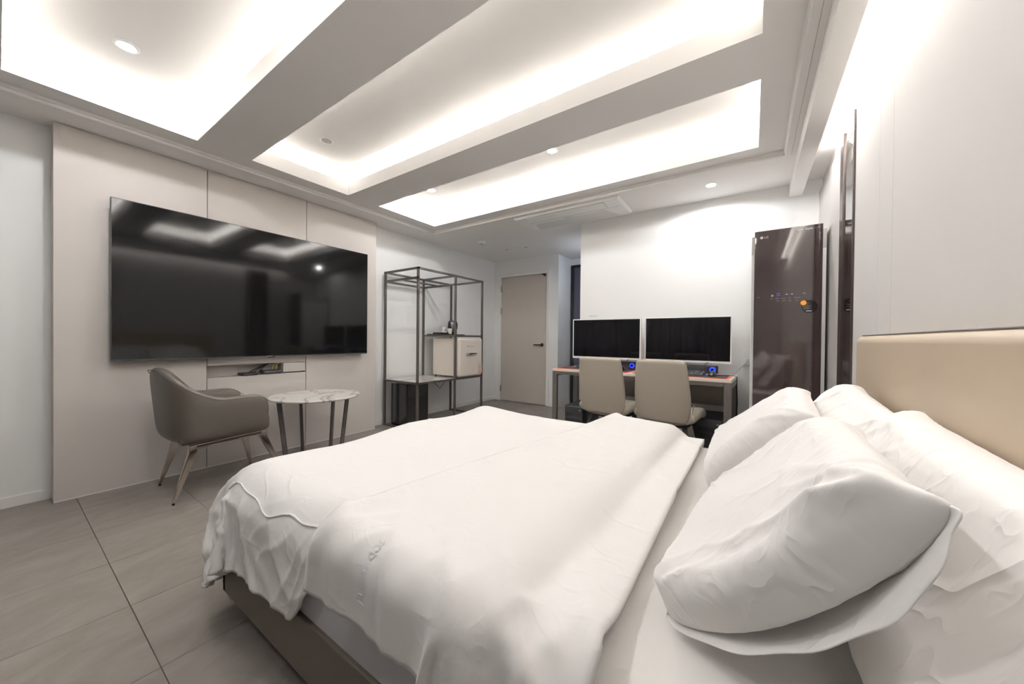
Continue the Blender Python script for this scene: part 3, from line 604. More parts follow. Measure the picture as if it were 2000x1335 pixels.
# ------------------------------------------------------------ desk chairs
def desk_chair(loc, rz, label):
    t = thing('desk_chair', label, 'chair', loc, rz, 'greige leather desk chairs')
    # local: faces +Y, back shell on -Y side
    def grid_surface(name, fn, nu, nv, m, thick, sub=1):
        vs = [fn(i/(nu-1), j/(nv-1)) for j in range(nv) for i in range(nu)]
        fs = [(j*nu+i, j*nu+i+1, (j+1)*nu+i+1, (j+1)*nu+i) for j in range(nv-1) for i in range(nu-1)]
        mb = MB().add(vs, fs); me = bpy.data.meshes.new(name); me.from_pydata(mb.v, [], mb.f); me.update()
        o = finish(name, me, m, t, smooth=False)
        for p in me.polygons: p.use_smooth = True
        s_ = o.modifiers.new('so', 'SOLIDIFY'); s_.thickness = thick; s_.offset = 0
        sb = o.modifiers.new('sub', 'SUBSURF'); sb.levels = sb.render_levels = sub+1
        return o
    def back(u, v):       # u across, v up
        z = 0.425+v*0.46
        hw = float(np.interp(z, [0.42, 0.46, 0.52, 0.60, 0.70, 0.80, 0.885], [0.155, 0.178, 0.192, 0.198, 0.190, 0.182, 0.170]))
        x = (u-0.5)*2; x = math.copysign(abs(x)**0.75, x)
        y = -0.215-0.065*v+0.035*abs(x)**3*(1-0.3*v)
        z -= 0.012*abs(x)**6*(1 if v > 0.95 else 0)
        return (x*hw, y, z)
    grid_surface('backrest', back, 13, 13, 'beigeleather', 0.05)
    def seat(u, v):
        x = (u-0.5)*2; hw = 0.222-0.02*v
        y = -0.21+0.45*v; z = 0.435+0.025*v+0.05*abs(x)**3*(1-v)**0.6-0.03*(max(0, v-0.85)/0.15)
        return (x*hw, y, z)
    grid_surface('seat', seat, 9, 9, 'beigeleather', 0.075)
    for sx in (-1, 1):
        MB().tube([(sx*(0.170), -0.205, 0.43), (sx*(0.196), -0.185, 0.48), (sx*(0.207), -0.185, 0.57)], 0.0025, 6).build('seam', 'beigeseam', t, local=True, smooth=True)
    for sx in (-1, 1):
        for sy in (-1, 1):
            MB().bar((sx*0.13, sy*0.12, 0.41), (sx*0.20, sy*0.22, 0.0), 0.032, 0.022).build('leg', 'black', t, local=True, bevel=0.002)
    MB().box(-0.15, -0.15, 0.385, 0.15, 0.15, 0.405).build('seat_frame', 'black', t, local=True)
    return t
desk_chair((-0.985, 3.0, 0), -0.10, 'greige leather desk chair on the left, in front of the left monitor')
desk_chair((-0.515, 2.97, 0), -0.12, 'greige leather desk chair on the right, in front of the right monitor')

# ------------------------------------------------------------ clothes rack
rk = thing('clothes_rack', 'open grey brown steel clothes rack with stone shelf beside the television wall', 'clothes rack', (-3.265, 3.115, 0))
rx0, rx1, ry0, rym, ry1, rh, s = -3.55, -2.985, 2.575, 3.155, 3.665, 1.79, 0.022
def rbar(a, b, nm): 
    x0, y0, z0 = [min(p, q)-s/2 for p, q in zip(a, b)]; x1, y1, z1 = [max(p, q)+s/2 for p, q in zip(a, b)]
    MB().box(x0, y0, z0, x1, y1, z1).build(nm, 'frame', rk)
for x in (rx0, rx1):
    for y in (ry0, rym, ry1): rbar((x, y, s/2), (x, y, rh-s/2), 'post')
for z in (rh-s/2,):
    for x in (rx0, rx1): rbar((x, ry0, z), (x, ry1, z), 'top_rail')
    for y in (ry0, rym, ry1): rbar((rx0, y, z), (rx1, y, z), 'top_rail')
zr = 1.675
for y in (ry0, rym): rbar((rx0, y, zr), (rx1, y, zr), 'side_rail')
rbar((rx0, ry0, zr), (rx0, rym, zr), 'side_rail')
xm = (rx0+rx1)/2; MB().tube([(xm, ry0, zr), (xm, rym, zr)], 0.010, 10).build('hanging_rod', 'frame', rk)
for y in (ry0, ry1): rbar((rx0, y, s/2), (rx1, y, s/2), 'base_rail')
zl = 0.525
for x in (rx0, rx1): rbar((x, ry0, zl), (x, ry1, zl), 'shelf_rail')
for y in (ry0, rym, ry1): rbar((rx0, y, zl), (rx1, y, zl), 'shelf_rail')
MB().box(rx0+.011, ry0+.011, zl, rx1-.011, ry1-.011, zl+0.012).build('lower_shelf', 'shelfmarble', rk)
zs = 1.052
for x in (rx0, rx1): rbar((x, rym, zs), (x, ry1, zs), 'shelf_rail')
for y in (rym, ry1): rbar((rx0, y, zs), (rx1, y, zs), 'shelf_rail')
MB().box(rx0+.011, rym+.011, zs, rx1-.011, ry1-.011, zs+0.010).build('upper_shelf', 'lightgrey', rk)
# mini fridge
fr = thing('mini_fridge', 'small cream retro refrigerator on the lower shelf of the clothes rack', 'refrigerator', (-3.2, 3.42, zl+0.012))
fz0, fz1 = 0.552, 1.028
MB().box(-3.41, 3.19, fz0, -3.02, 3.635, fz1).build('cabinet', 'cream', fr, bevel=0.012, seg=3)
MB().box(-3.02, 3.195, fz0+.004, -3.008, 3.63, fz1-.004).build('gasket', 'gasket', fr)
MB().box(-3.008, 3.19, fz0-.008, -2.945, 3.635, fz1).build('door', 'cream', fr, bevel=0.028, seg=5)
h_ = MB().box(-2.945, 3.305, 0.812, -2.915, 3.345, 0.842).build('door_handle', 'chrome', fr, bevel=0.005)
MB().add([(-2.922, 3.335, .818), (-2.905, 3.335, .818), (-2.905, 3.335, .842), (-2.922, 3.335, .842), (-2.925, 3.49, .826), (-2.915, 3.49, .826), (-2.915, 3.49, .838), (-2.925, 3.49, .838)], [(0,3,2,1),(4,5,6,7),(0,1,5,4),(1,2,6,5),(2,3,7,6),(3,0,4,7)]).build('door_handle', 'chrome', fr, bevel=0.002)
text('logo', 'Winter', 0.030, 'greyprint', fr, (-2.9445, 3.325, 0.912), (0, 1, 0), (0, 0, 1), 0.0006, spacing=1.7)
MB().box(-2.9455, 3.545, 0.575, -2.9440, 3.622, 0.70).build('energy_label', 'label', fr)
MB().box(-2.9445, 3.547, 0.577, -2.9433, 3.620, 0.587).build('label_print', 'redprint', fr)
for k, (zz, m, w_) in enumerate(((.688, 'greyprint', .05), (.678, 'greyprint', .06), (.655, 'redprint', .05), (.642, 'redprint', .06), (.627, 'redprint', .045), (.612, 'redprint', .055), (.600, 'greyprint', .04))):
    MB().box(-2.9445, 3.555, zz-.0015, -2.9433, 3.555+w_, zz+.0015).build('label_print', m, fr)
for x in (-3.38, -3.05):
    for y in (3.22, 3.60): MB().cyl((x, y, zl+.012), .012, .017, 12).build('foot', 'black', fr)
tag(MB().tube([(-3.35, 3.15, .52), (-3.34, 3.17, .44), (-3.33, 3.24, .375), (-3.33, 3.30, .42), (-3.33, 3.36, .51)], 0.004, 6).build('fridge_cord', 'cable', None, smooth=True), 'black cord looping down below the mini fridge shelf', 'cable')
# tray, kettle, cups
zt = zs+0.0105
def tray_mb(x0, y0, x1, y1, z, h, t_=.004):
    m_ = MB().box(x0, y0, z, x1, y1, z+t_); m_.box(x0, y0, z, x0+t_, y1, z+h); m_.box(x1-t_, y0, z, x1, y1, z+h); m_.box(x0, y0, z, x1, y0+t_, z+h); m_.box(x0, y1-t_, z, x1, y1, z+h); return m_
ty = thing('serving_tray', 'flat black serving tray on the upper rack shelf under kettle and cups', 'tray', (-3.38, 3.4, zt))
tray_mb(-3.51, 3.18, -3.25, 3.62, zt, .014).build('tray', 'black', ty, bevel=0.001)
tb = thing('tea_box', 'small black caddy of tea and coffee sachets on the left of the tray', 'caddy', (-3.35, 3.27, zt))
tray_mb(-3.42, 3.20, -3.28, 3.345, zt+.0045, .030).build('caddy', 'black', tb)
for k in range(5): MB().box(-3.41, 3.21+k*.026, zt+.012, -3.29, 3.216+k*.026, zt+.041).build('sachet', 'whiteplastic' if k != 4 else 'label', tb)
tag(MB().box(-3.30, 3.348, zt+.005, -3.275, 3.378, zt+.026).build('tea_bag_tag', mat('lime paper', (0.55, 0.65, 0.05), 0.6)), 'tiny lime green sachet in front of the white cups', 'sachet')
def cup(x, y, r, h, label, z0=zt+.0045, ring=False):
    t = thing('paper_cup', label, 'cup', (x, y, z0), 0, 'white cups on the tray')
    MB().lathe([(r*.75, 0), (r, h), (r*1.03, h), (r*1.03, h-.003), (r*.94, h-.003), (r*.72, .004)], (x, y, z0), 24).build('cup_body', 'whiteplastic', t, smooth=True)
    if ring: MB().lathe([(.010, 0), (.013, 0), (.013, .001), (.010, .001)], (x+r*.90, y-.0, z0+h*.6), 20, 'x').build('print', 'greyprint', t)
cup(-3.41, 3.385, .031, .105, 'white paper cup with ring print standing behind', ring=True); cup(-3.34, 3.425, .032, .085, 'plain white paper cup next to the kettle')
kt = thing('kettle', 'glossy black electric kettle on the tray at the right of the cups', 'kettle', (-3.385, 3.515, zt))
kx, ky, kz = -3.385, 3.515, zt+.0045
MB().lathe([(.068, 0), (.071, .008), (.064, .014)], (kx, ky, kz), 32).build('base', 'black', kt, smooth=True)
MB().lathe([(.066, .014), (.068, .03), (.063, .10), (.055, .165), (.052, .18)], (kx, ky, kz), 32).build('body', 'blackgloss', kt, smooth=True)
MB().lathe([(.046, .18), (.040, .190), (.015, .196)], (kx, ky, kz), 28).build('lid', 'black', kt, smooth=True)
MB().add([(kx+.0, ky-.04, kz+.175), (kx+.025, ky-.035, kz+.175), (kx+.012, ky-.068, kz+.178), (kx+.01, ky-.045, kz+.135)], [(0, 2, 1), (0, 3, 2), (1, 2, 3), (0, 1, 3)]).build('spout', 'chrome', kt)
MB().tube([(kx, ky+.035, kz+.185), (kx, ky+.080, kz+.182), (kx, ky+.095, kz+.15), (kx, ky+.092, kz+.09), (kx, ky+.06, kz+.045)], [.010, .011, .012, .011, .009], 10).build('handle', 'black', kt, smooth=True)
# glossy black box under the lower shelf
bb = thing('black_safe', 'glossy black boxy appliance standing under the lower shelf of the clothes rack', 'appliance', (-3.36, 2.76, 0))
m_ = MB(); pts = [(-3.22, 2.625), (-3.33, 2.60), (-3.43, 2.60), (-3.50, 2.625), (-3.50, 2.94), (-3.22, 2.94)]
prism(m_, pts, 0.012, 0.495); m_.build('housing', 'blackgloss', bb, bevel=0.006)
MB().box(-3.221, 2.63, 0.015, -3.208, 2.935, 0.49).build('front_door', 'blackgloss', bb, bevel=0.004)
for zz in (.42, .38): MB().cyl((-3.209, 2.905, zz), .007, .003, 12, 'x').build('button', 'dark', bb)
prism(MB(), [(x*0.98-0.067, y*.98+.055) for x, y in pts], 0.0, 0.013).build('plinth', 'black', bb)

# ------------------------------------------------------------ armchair
ar = thing('armchair', 'taupe leather tub armchair with polished metal legs before the television wall', 'armchair', (-3.055, 0.84, 0))
def arm_shell():
    # U-shaped plan: parameter a from front of near arm round the back to front of far arm
    nu = 33; rows = []
    W, D, yc = 0.285, 0.285, 0.83
    for i in range(nu):
        q = i/(nu-1); a = -PI/2+PI*q     # -90 .. 90 about -Y
        if abs(q-0.5) > 0.22:
            sgn = 1 if q < 0.5 else -1; tt = (abs(q-0.5)-0.22)/0.28      # 0 at back corner .. 1 at arm front
            px, py = sgn*(0.275-0.008*tt), -0.105+0.355*tt
            nx, ny = sgn, 0.0
        else:
            ang = (q-0.5)/0.22*PI/2
            e = 2.6; cx, cy = -math.sin(ang), -math.cos(ang)
            px = 0.275*math.copysign(abs(cx)**(2/e), cx); py = -0.105-0.165*abs(cy)**(2/e)
            nx, ny = cx, cy
        back = max(0.0, 1-abs(q-0.5)/0.30); back = back*back*(3-2*back)
        front = max(0, (abs(q-0.5)-0.42)/0.08)
        ztop = 0.628+0.195*back-0.05*front**2.2
        rows.append((px, py, nx, ny, ztop, back, front))
    prof_n = 12; vs = []
    for px, py, nx, ny, zt_, back, front in rows:
        t_ = 0.058+0.01*back; zb = 0.375 if front < 1 else 0.385
        lean = 0.022*back
        pts_ = [(-0.075, zb-0.020), (-0.028, zb-0.008), (-0.006, zb+0.045), (0.000, zb+0.12), (0.004+lean, zt_-0.06), (0.0+lean, zt_-0.02), (-0.014+lean, zt_-0.003), (-t_/2+lean, zt_), (-t_+0.012+lean, zt_-0.008), (-t_+lean, zt_-0.04), (-t_-0.004, 0.50), (-t_-0.004, 0.42)]
        for o_, z in pts_: vs.append((-3.055+px+nx*o_, 0.84+py+ny*o_, z))
    n = prof_n; fs = [(i*n+k, i*n+k+1, (i+1)*n+k+1, (i+1)*n+k) for i in range(nu-1) for k in range(n-1)]
    fs += [tuple(range(n)), tuple(reversed([(nu-1)*n+k for k in range(n)]))]
    fs += [(i*n+n-1, i*n, (i+1)*n, (i+1)*n+n-1) for i in range(nu-1)]
    return MB().add(vs, fs), rows
sh, rows = arm_shell()
sh.build('tub_shell', 'taupe', ar, smooth=True, subsurf=2)
MB().box(-3.27, 0.62, 0.36, -2.84, 1.115, 0.475).build('seat_cushion', 'taupe', ar, bevel=0.03, seg=5)
MB().box(-3.25, 0.64, 0.345, -2.86, 1.09, 0.372).build('seat_base', 'taupe', ar, bevel=0.01)
pts_ = [(-3.055+px+nx*0.006*(1-b)+nx*0.03*b, 0.84+py+ny*(0.006*(1-b)+0.03*b), z-0.016) for px, py, nx, ny, z, b, fr_ in rows]
MB().tube(pts_, 0.0022, 6).build('piping', 'taupeseam', ar, smooth=True)
MB().tube([(-3.055+px-nx*0.058+nx*0.03*b, 0.84+py-ny*0.058+ny*0.03*b, z-0.010) for px, py, nx, ny, z, b, fr_ in rows], 0.0022, 6).build('piping', 'taupeseam', ar, smooth=True)
for sx, xr, tips in ((1, -2.872, ((-2.862, 0.605), (-2.85, 1.205))), (-1, -3.235, ((-3.315, 0.632), (-3.29, 1.148)))):
    ra, rb = (xr, 0.695, 0.325), (xr, 1.075, 0.345)
    MB().bar(ra, rb, 0.026, 0.030).build('leg_rail', 'bronze', ar, bevel=0.004)
    for (tx, ty_), (qx, qy, qz) in zip(tips, (ra, rb)):
        a, b = Vector((qx, qy, qz)), Vector((tx, ty_, 0.012)); m_ = MB(); vs = []
        for p, ww in ((a+Vector((0, 0, 0.015)), 0.036), (a-Vector((0, 0, 0.03)), 0.044), (b, 0.017)):
            vs += [(p.x-ww*.45, p.y-ww/2, p.z), (p.x+ww*.45, p.y-ww/2, p.z), (p.x+ww*.45, p.y+ww/2, p.z), (p.x-ww*.45, p.y+ww/2, p.z)]
        lg = m_.add(vs, [(0,1,2,3), (11,10,9,8)]+[(r*4+k, r*4+(k+1) % 4, r*4+4+(k+1) % 4, r*4+4+k) for r in (0, 1) for k in range(4)]).build('leg', 'bronze', ar, bevel=0.004)
        MB().lathe([(.007, 0), (.007, .013)], (tx, ty_, 0), 12).build('foot_cap', 'black', lg)

# ------------------------------------------------------------ round side table
tx, ty_, tr, tz = -3.06, 1.54, 0.34, 0.53
tt = thing('side_table', 'round side table with white veined marble top and dark metal legs', 'side table', (tx, ty_, 0))
MB().lathe([(tr-.010, -.018), (tr-.002, -.012), (tr, -.006), (tr-.003, 0)], (tx, ty_, tz), 72).build('table_top', 'marble', tt, smooth=True)
for k, (ca, sa) in enumerate(((0, -1), (0, 1), (1, 0), (-1, 0))):
    a = (tx+ca*0.27, ty_+sa*0.285, tz-.018); b = (tx+ca*0.225, ty_+sa*0.225, 0.0)
    MB().bar(a, b, 0.032 if ca else 0.014, 0.014 if ca else 0.032).build('leg', 'frame', tt)
MB().box(tx-.232, ty_-.016, 0, tx+.232, ty_+.016, .010).build('base_bar', 'frame', tt); MB().box(tx-.016, ty_-.232, 0, tx+.016, ty_+.232, .010).build('base_bar', 'frame', tt)
MB().box(tx-.275, ty_-.016, tz-.03, tx+.275, ty_+.016, tz-.018).build('top_bar', 'frame', tt); MB().box(tx-.016, ty_-.275, tz-.03, tx+.016, ty_+.275, tz-.018).build('top_bar', 'frame', tt)

# ------------------------------------------------------------ bed
BX0, BX1, BY0, BY1 = -1.60, 0.345, 0.472, 1.945
bd = thing('bed', 'double bed frame in taupe leatherette with a tall tan upholstered headboard', 'bed', (-0.6, 1.2, 0))
m_ = MB(); m_.box(BX0, BY0, 0.085, BX1, BY0+0.03, 0.25); m_.box(BX0, BY1-0.03, 0.085, BX1, BY1, 0.25); m_.box(BX0, BY0, 0.085, BX0+0.03, BY1, 0.25)
m_.build('side_frame', 'bedframe', bd, bevel=0.006)
MB().box(BX0+.03, BY0+.03, 0.10, BX1, BY1-.03, 0.20).build('base_board', 'bedframe', bd)
for x in (BX0+.25, -0.6, 0.1):
    for y in (BY0+.25, BY1-.25): MB().cyl((x, y, 0), .03, .10, 16).build('leg', 'black', bd)
hb = MB().box(0.345, 0.40, 0.085, 0.418, 1.965, 1.048).build('headboard', 'headboard', bd, bevel=0.03, seg=6)
MB().tube([(0.362, 0.42, 1.047), (0.362, 1.2, 1.0478), (0.362, 1.935, 1.047)], 0.0022, 6).build('headboard_seam', 'taupeseam', hb, smooth=True)
mt = thing('mattress', 'white mattress in a smooth fitted sheet on the bed frame', 'mattress', (-0.6, 1.2, 0.2))
m_ = MB(); m_.box(BX0+.035, BY0+.012, 0.2, BX1-.005, BY1-.012, 0.51)
m_.build('mattress_core', 'mattside', mt, bevel=0.03, seg=5)
vs = []; nu, nv = 60, 50
for j in range(nv+1):
    for i in range(nu+1):
        x = BX0+.05+.01+(BX1-BX0-.075)*i/nu; y = BY0+.010+(BY1-BY0-.022)*j/nv
        e_ = min(i, nu-i, 2)/2*min(j, nv-j, 2)/2
        vs.append((x, y, 0.497+0.020*e_**0.4+0.0022*math.sin(x*23+math.sin(y*7)*2)*math.sin(y*15+x*6)))
MB().add(vs, [(j*(nu+1)+i, j*(nu+1)+i+1, (j+1)*(nu+1)+i+1, (j+1)*(nu+1)+i) for j in range(nv) for i in range(nu)]).build('fitted_sheet', 'sheet', mt, smooth=True)

# ---- cloth relaxation (position based) used for the duvet and the pillows
def relax(P, pairs, iters):
    for _ in range(iters):
        for a, b, L in pairs:
            d = P[b]-P[a]; n_ = np.sqrt((d*d).sum(-1, keepdims=True))+1e-9; c = d*((n_-L)/n_*0.5)
            P[a] += c; P[b] -= c
def longr(P, du, dv, strides):       # keeps the cloth from stretching over long spans
    for s_ in strides:
        for ax, L_ in ((0, du*s_), (1, dv*s_)):
            if P.shape[ax] <= s_: continue
            A = P[:-s_] if ax == 0 else P[:, :-s_]; B = P[s_:] if ax == 0 else P[:, s_:]
            d = B-A; n_ = np.sqrt((d*d).sum(-1, keepdims=True))+1e-9; c = d*(np.maximum(n_-L_, 0)/n_*0.25)
            if ax == 0: P[:-s_] += c; P[s_:] -= c
            else: P[:, :-s_] += c; P[:, s_:] -= c
def grid_pairs(nu, nv, du, dv, bend=True):
    out = []; ev = lambda s_, n: slice(s_, n-1, 2)
    for s_ in (0, 1):
        A = np.s_[s_:nu-1:2, :]; B = np.s_[s_+1:nu:2, :]; out.append((A, B, du))
        A = np.s_[:, s_:nv-1:2]; B = np.s_[:, s_+1:nv:2]; out.append((A, B, dv))
        dg = math.hypot(du, dv)
        out.append((np.s_[s_:nu-1:2, 0:nv-1], np.s_[s_+1:nu:2, 1:nv], dg)); out.append((np.s_[s_:nu-1:2, 1:nv], np.s_[s_+1:nu:2, 0:nv-1], dg))
    return [(a, b, L) for a, b, L in out]
def fix(pairs, P):      # trim odd sized slices
    o = []
    for a, b, L in pairs:
        na, nb = P[a].shape[:2], P[b].shape[:2]; n0, n1 = min(na[0], nb[0]), min(na[1], nb[1])
        def cut(sl, n): 
            st, sp, stp = sl.indices(10**6) if sl.stop is None else (sl.start or 0, sl.stop, sl.step or 1)
            return slice(sl.start or 0, (sl.start or 0)+(n-1)*(sl.step or 1)+1, sl.step or 1)
        o.append(((cut(a[0], n0), cut(a[1], n1)), (cut(b[0], n0), cut(b[1], n1)), L))
    return o
def push_box(P, c, h, r, th_, fr, prev):
    q = np.abs(P-c)-(np.array(h)-r); sg = np.sign(P-c)
    out = np.maximum(q, 0); ln = np.sqrt((out**2).sum(-1)); inside = np.minimum(q.max(-1), 0)
    d = ln+inside-r
    n_ = np.where(ln[..., None] > 1e-6, out/(ln[..., None]+1e-9), (q == q.max(-1, keepdims=True)).astype(float))*sg
    m = d < th_
    corr = (th_-d)[..., None]*n_
    P[m] += corr[m]
    mv = P-prev; tang = mv-(mv*n_).sum(-1, keepdims=True)*n_
    P[m] -= (tang*fr)[m]
def smooth_noise(X, Y, seed, sc_):
    r = np.random.RandomState(seed); o = 0
    for k in range(6):
        a, b, ph = r.uniform(-1, 1)*sc_, r.uniform(-1, 1)*sc_, r.uniform(0, 6.28); o = o+np.sin(X*a+Y*b+ph)
    return o/3
def refine(P):
    nu, nv = P.shape[:2]; Q = np.zeros((2*nu-1, 2*nv-1, 3)); Q[::2, ::2] = P
    Q[1::2, ::2] = (P[1:]+P[:-1])/2; Q[:, 1::2] = (Q[:, 2::2]+Q[:, :-2:2])/2
    R = Q.copy(); R[1:-1, 1:-1] = Q[1:-1, 1:-1]*0.4+0.15*(Q[2:, 1:-1]+Q[:-2, 1:-1]+Q[1:-1, 2:]+Q[1:-1, :-2]); return R
def normals(P):
    N = np.cross(np.gradient(P, axis=0), np.gradient(P, axis=1)); return N/(np.linalg.norm(N, axis=-1, keepdims=True)+1e-9)
def ridge(a, sharp=2.5): return (1-np.abs(np.sin(a)))**sharp
def grid_object(name, P, m, parent, sub, thick, off=-1):
    nu, nv = P.shape[:2]; vs = [tuple(p) for p in P.reshape(-1, 3)]
    fs = [(i*nv+j, (i+1)*nv+j, (i+1)*nv+j+1, i*nv+j+1) for i in range(nu-1) for j in range(nv-1)]
    me = bpy.data.meshes.new(name)
    inv = wm(parent).inverted() if parent else Matrix()
    me.from_pydata([tuple(inv @ Vector(p)) for p in vs], [], fs); me.update()
    for p in me.polygons: p.use_smooth = True
    me.materials.append(M_[m]); o = bpy.data.objects.new(name, me); COL.objects.link(o)
    if parent: o.parent = parent
    if thick: s_ = o.modifiers.new('so', 'SOLIDIFY'); s_.thickness = thick; s_.offset = off
    if sub: sb = o.modifiers.new('sub', 'SUBSURF'); sb.levels = sb.render_levels = sub
    return o
def drape(x0, x1, y0, y1, z0, d, slack, bodies, steps, seed, puff=0.018, pin=None, fr=0.35, grav=0.0007):
    nu, nv = int(round((x1-x0)/d))+1, int(round((y1-y0)/d))+1
    X, Y = np.meshgrid(np.linspace(x0, x1, nu), np.linspace(y0, y1, nv), indexing='ij')
    P = np.stack([X, Y, np.full_like(X, z0)+0.004*smooth_noise(X, Y, seed, 60)], -1)
    du, dv = (x1-x0)/(nu-1)*slack, (y1-y0)/(nv-1)*slack
    prs = fix(grid_pairs(nu, nv, du, dv), P); V = np.zeros_like(P)
    for st_ in range(steps):
        prev = P.copy(); V[..., 2] -= grav; V *= 0.94; P += V
        longr(P, du, dv, (32, 16, 8, 4)); relax(P, prs, 6)
        pf = 0.012+puff*(0.5+0.5*smooth_noise(P[..., 0], P[..., 1], seed+1, 9))
        for c, h, r in bodies: push_box(P, np.array(c), h, r, pf, fr, prev)
        P[..., 2] = np.maximum(P[..., 2], 0.02)
        if pin is not None: pin(P, st_)
        V = P-prev
    return P
dv_ = thing('duvet', 'thick white cotton duvet spread over the bed, top end folded back', 'duvet', (-0.8, 1.2, 0.52))
mid_c, mid_h = ((BX0+0.02+BX1+.3)/2, (BY0+BY1)/2+.005, 0.37), ((BX1+.3-BX0-0.02)/2, (BY1-BY0)/2+0.004, 0.165)
frame_b = (((BX0+BX1)/2, (BY0+BY1)/2, 0.12), ((BX1-BX0)/2+.006, (BY1-BY0)/2+.004, 0.14), 0.02)
NO, FO = 0.225, 0.37        # how far the duvet hangs over the near side and the foot
PA = drape(BX0-FO, -0.28, BY0-NO, BY1+0.26, 0.60, 0.017, 1.035, [(mid_c, mid_h, 0.115), frame_b], 120, 3, puff=0.026)
low = PA[..., 2] < 0.22; PA[..., 2] = np.where(low, 0.22-(0.22-PA[..., 2])*0.55, PA[..., 2])
PA = refine(PA); nu_, nv_ = PA.shape[:2]
dsu, dsv = (-0.28-BX0+FO)/(nu_-1), (BY1-BY0+0.26+NO)/(nv_-1); Rc = 0.20; PA0 = PA.copy()
for i in range(int(Rc/dsu)+1):          # round the near foot corner of the sheet
    for j in range(int(Rc/dsv)+1):
        ax_, ay_ = Rc-i*dsu, Rc-j*dsv
        m__ = max(ax_, ay_); r_ = math.hypot(ax_, ay_)
        if r_ < 1e-6: continue
        k_ = m__/r_; fi, fj = (Rc-ax_*k_)/dsu, (Rc-ay_*k_)/dsv; a0, b0 = min(int(fi), nu_-2), min(int(fj), nv_-2); fa, fb = fi-a0, fj-b0
        PA[i, j] = (PA0[a0, b0]*(1-fa)+PA0[a0+1, b0]*fa)*(1-fb)+(PA0[a0, b0+1]*(1-fa)+PA0[a0+1, b0+1]*fa)*fb
for i in range(nu_):                     # the near hem is tucked away under the folded back end
    t_ = min(max((BX0-FO+i*dsu+1.00)/0.16, 0), 1)*(NO-0.03)/dsv
    if t_ > 0:
        row = PA[i].copy(); jm = int(NO/dsv)+6; jn = t_+(jm-t_)*np.arange(jm+1)/jm; j0 = np.minimum(jn.astype(int), nv_-2); fb = (jn-j0)[:, None]
        PA[i, :jm+1] = row[j0]*(1-fb)+row[j0+1]*fb
ov = np.clip((0.56-PA[..., 2])/0.42, 0, 1); outx = np.clip((BX0+0.06-PA[..., 0])/0.06, 0, 1)
PA[..., 0] -= 0.135*np.sin(PI*np.clip(ov, 0, 1)**0.8)*outx
su = np.linspace(BX0-FO, -0.28, nu_)[:, None]; sv = np.linspace(BY0-NO, BY1+0.26, nv_)[None, :]
wn = np.clip((BY0+0.10-sv)/0.20, 0, 1)**1.3; wf = np.clip((BX0+0.12-su)/0.25, 0, 1)**1.3
nz = smooth_noise(su+0*sv, sv+0*su, 5, 8); nz2 = smooth_noise(su+0*sv, sv+0*su, 9, 20)
env = np.clip(0.45+0.6*smooth_noise(su+0*sv, 0*su+sv, 14, 7), 0, 1)
D_ = wn*env*(0.011*ridge(su*19+nz*2.2+sv*13, 2)+0.006*ridge(su*41+nz2*1.6-sv*22+nz, 2.5))+wf*0.010*ridge(sv*30+nz*2, 2)
# creases fanning out from the near foot corner
ca, cr_ = np.arctan2(sv-(BY0-0.02), su-(BX0-0.02)), np.hypot(su-(BX0-0.02), sv-(BY0-0.02))
D_ = D_+0.010*np.exp(-((cr_-0.16)/0.16)**2)*ridge(ca*5.5+nz*0.8, 2.5)
D_ = D_+0.0035*np.clip(smooth_noise(su+0*sv, sv+0*su, 31, 5), 0, 1)*ridge(su*9+sv*14+nz2*1.5, 4)
PA = PA+normals(PA)*D_[..., None]
oa = grid_object('duvet_body', PA, 'smoothlinen', dv_, 0, 0.010)
top_c, top_h = ((-0.62-0.285)/2-.05, (BY0+BY1)/2-0.012, 0.40), ((0.62-0.285)/2+.05, (BY1-BY0)/2+0.030, 0.182)
PB = drape(-0.60, -0.185, BY0-0.165, BY1+0.13, 0.66, 0.017, 1.025, [(top_c, top_h, 0.05), (mid_c, mid_h, 0.06)], 100, 11, puff=0.028)
PB = refine(PB); q_ = np.linspace(0, 1, PB.shape[0])[:, None]; v_ = np.linspace(0, 1, PB.shape[1])[None, :]
PB[..., 0] -= 0.25*(1-v_)*(1-q_)
X_, Y_ = PB[..., 0], PB[..., 1]; nz = smooth_noise(X_, Y_, 41, 9)
wn = np.clip((BY0+0.22-Y_)/0.26, 0, 1)**1.2
D_ = wn*(0.012*ridge(X_*17+nz*1.3+Y_*16, 2)+0.006*ridge(X_*34-Y_*25+nz*2, 2.5)) + 0.004*np.clip(nz, 0, 1)*ridge(X_*13+Y_*9+nz, 4) + 0.010*np.exp(-(q_/0.05)**2)
D_ = D_+0.010*np.clip((q_-0.72)/0.2, 0, 1)*ridge(Y_*7+X_*9+nz*1.2, 3)
PB = PB+normals(PB)*D_[..., None]
ob = grid_object('turned_back_end', PB, 'smoothlinen', dv_, 0, 0.012)

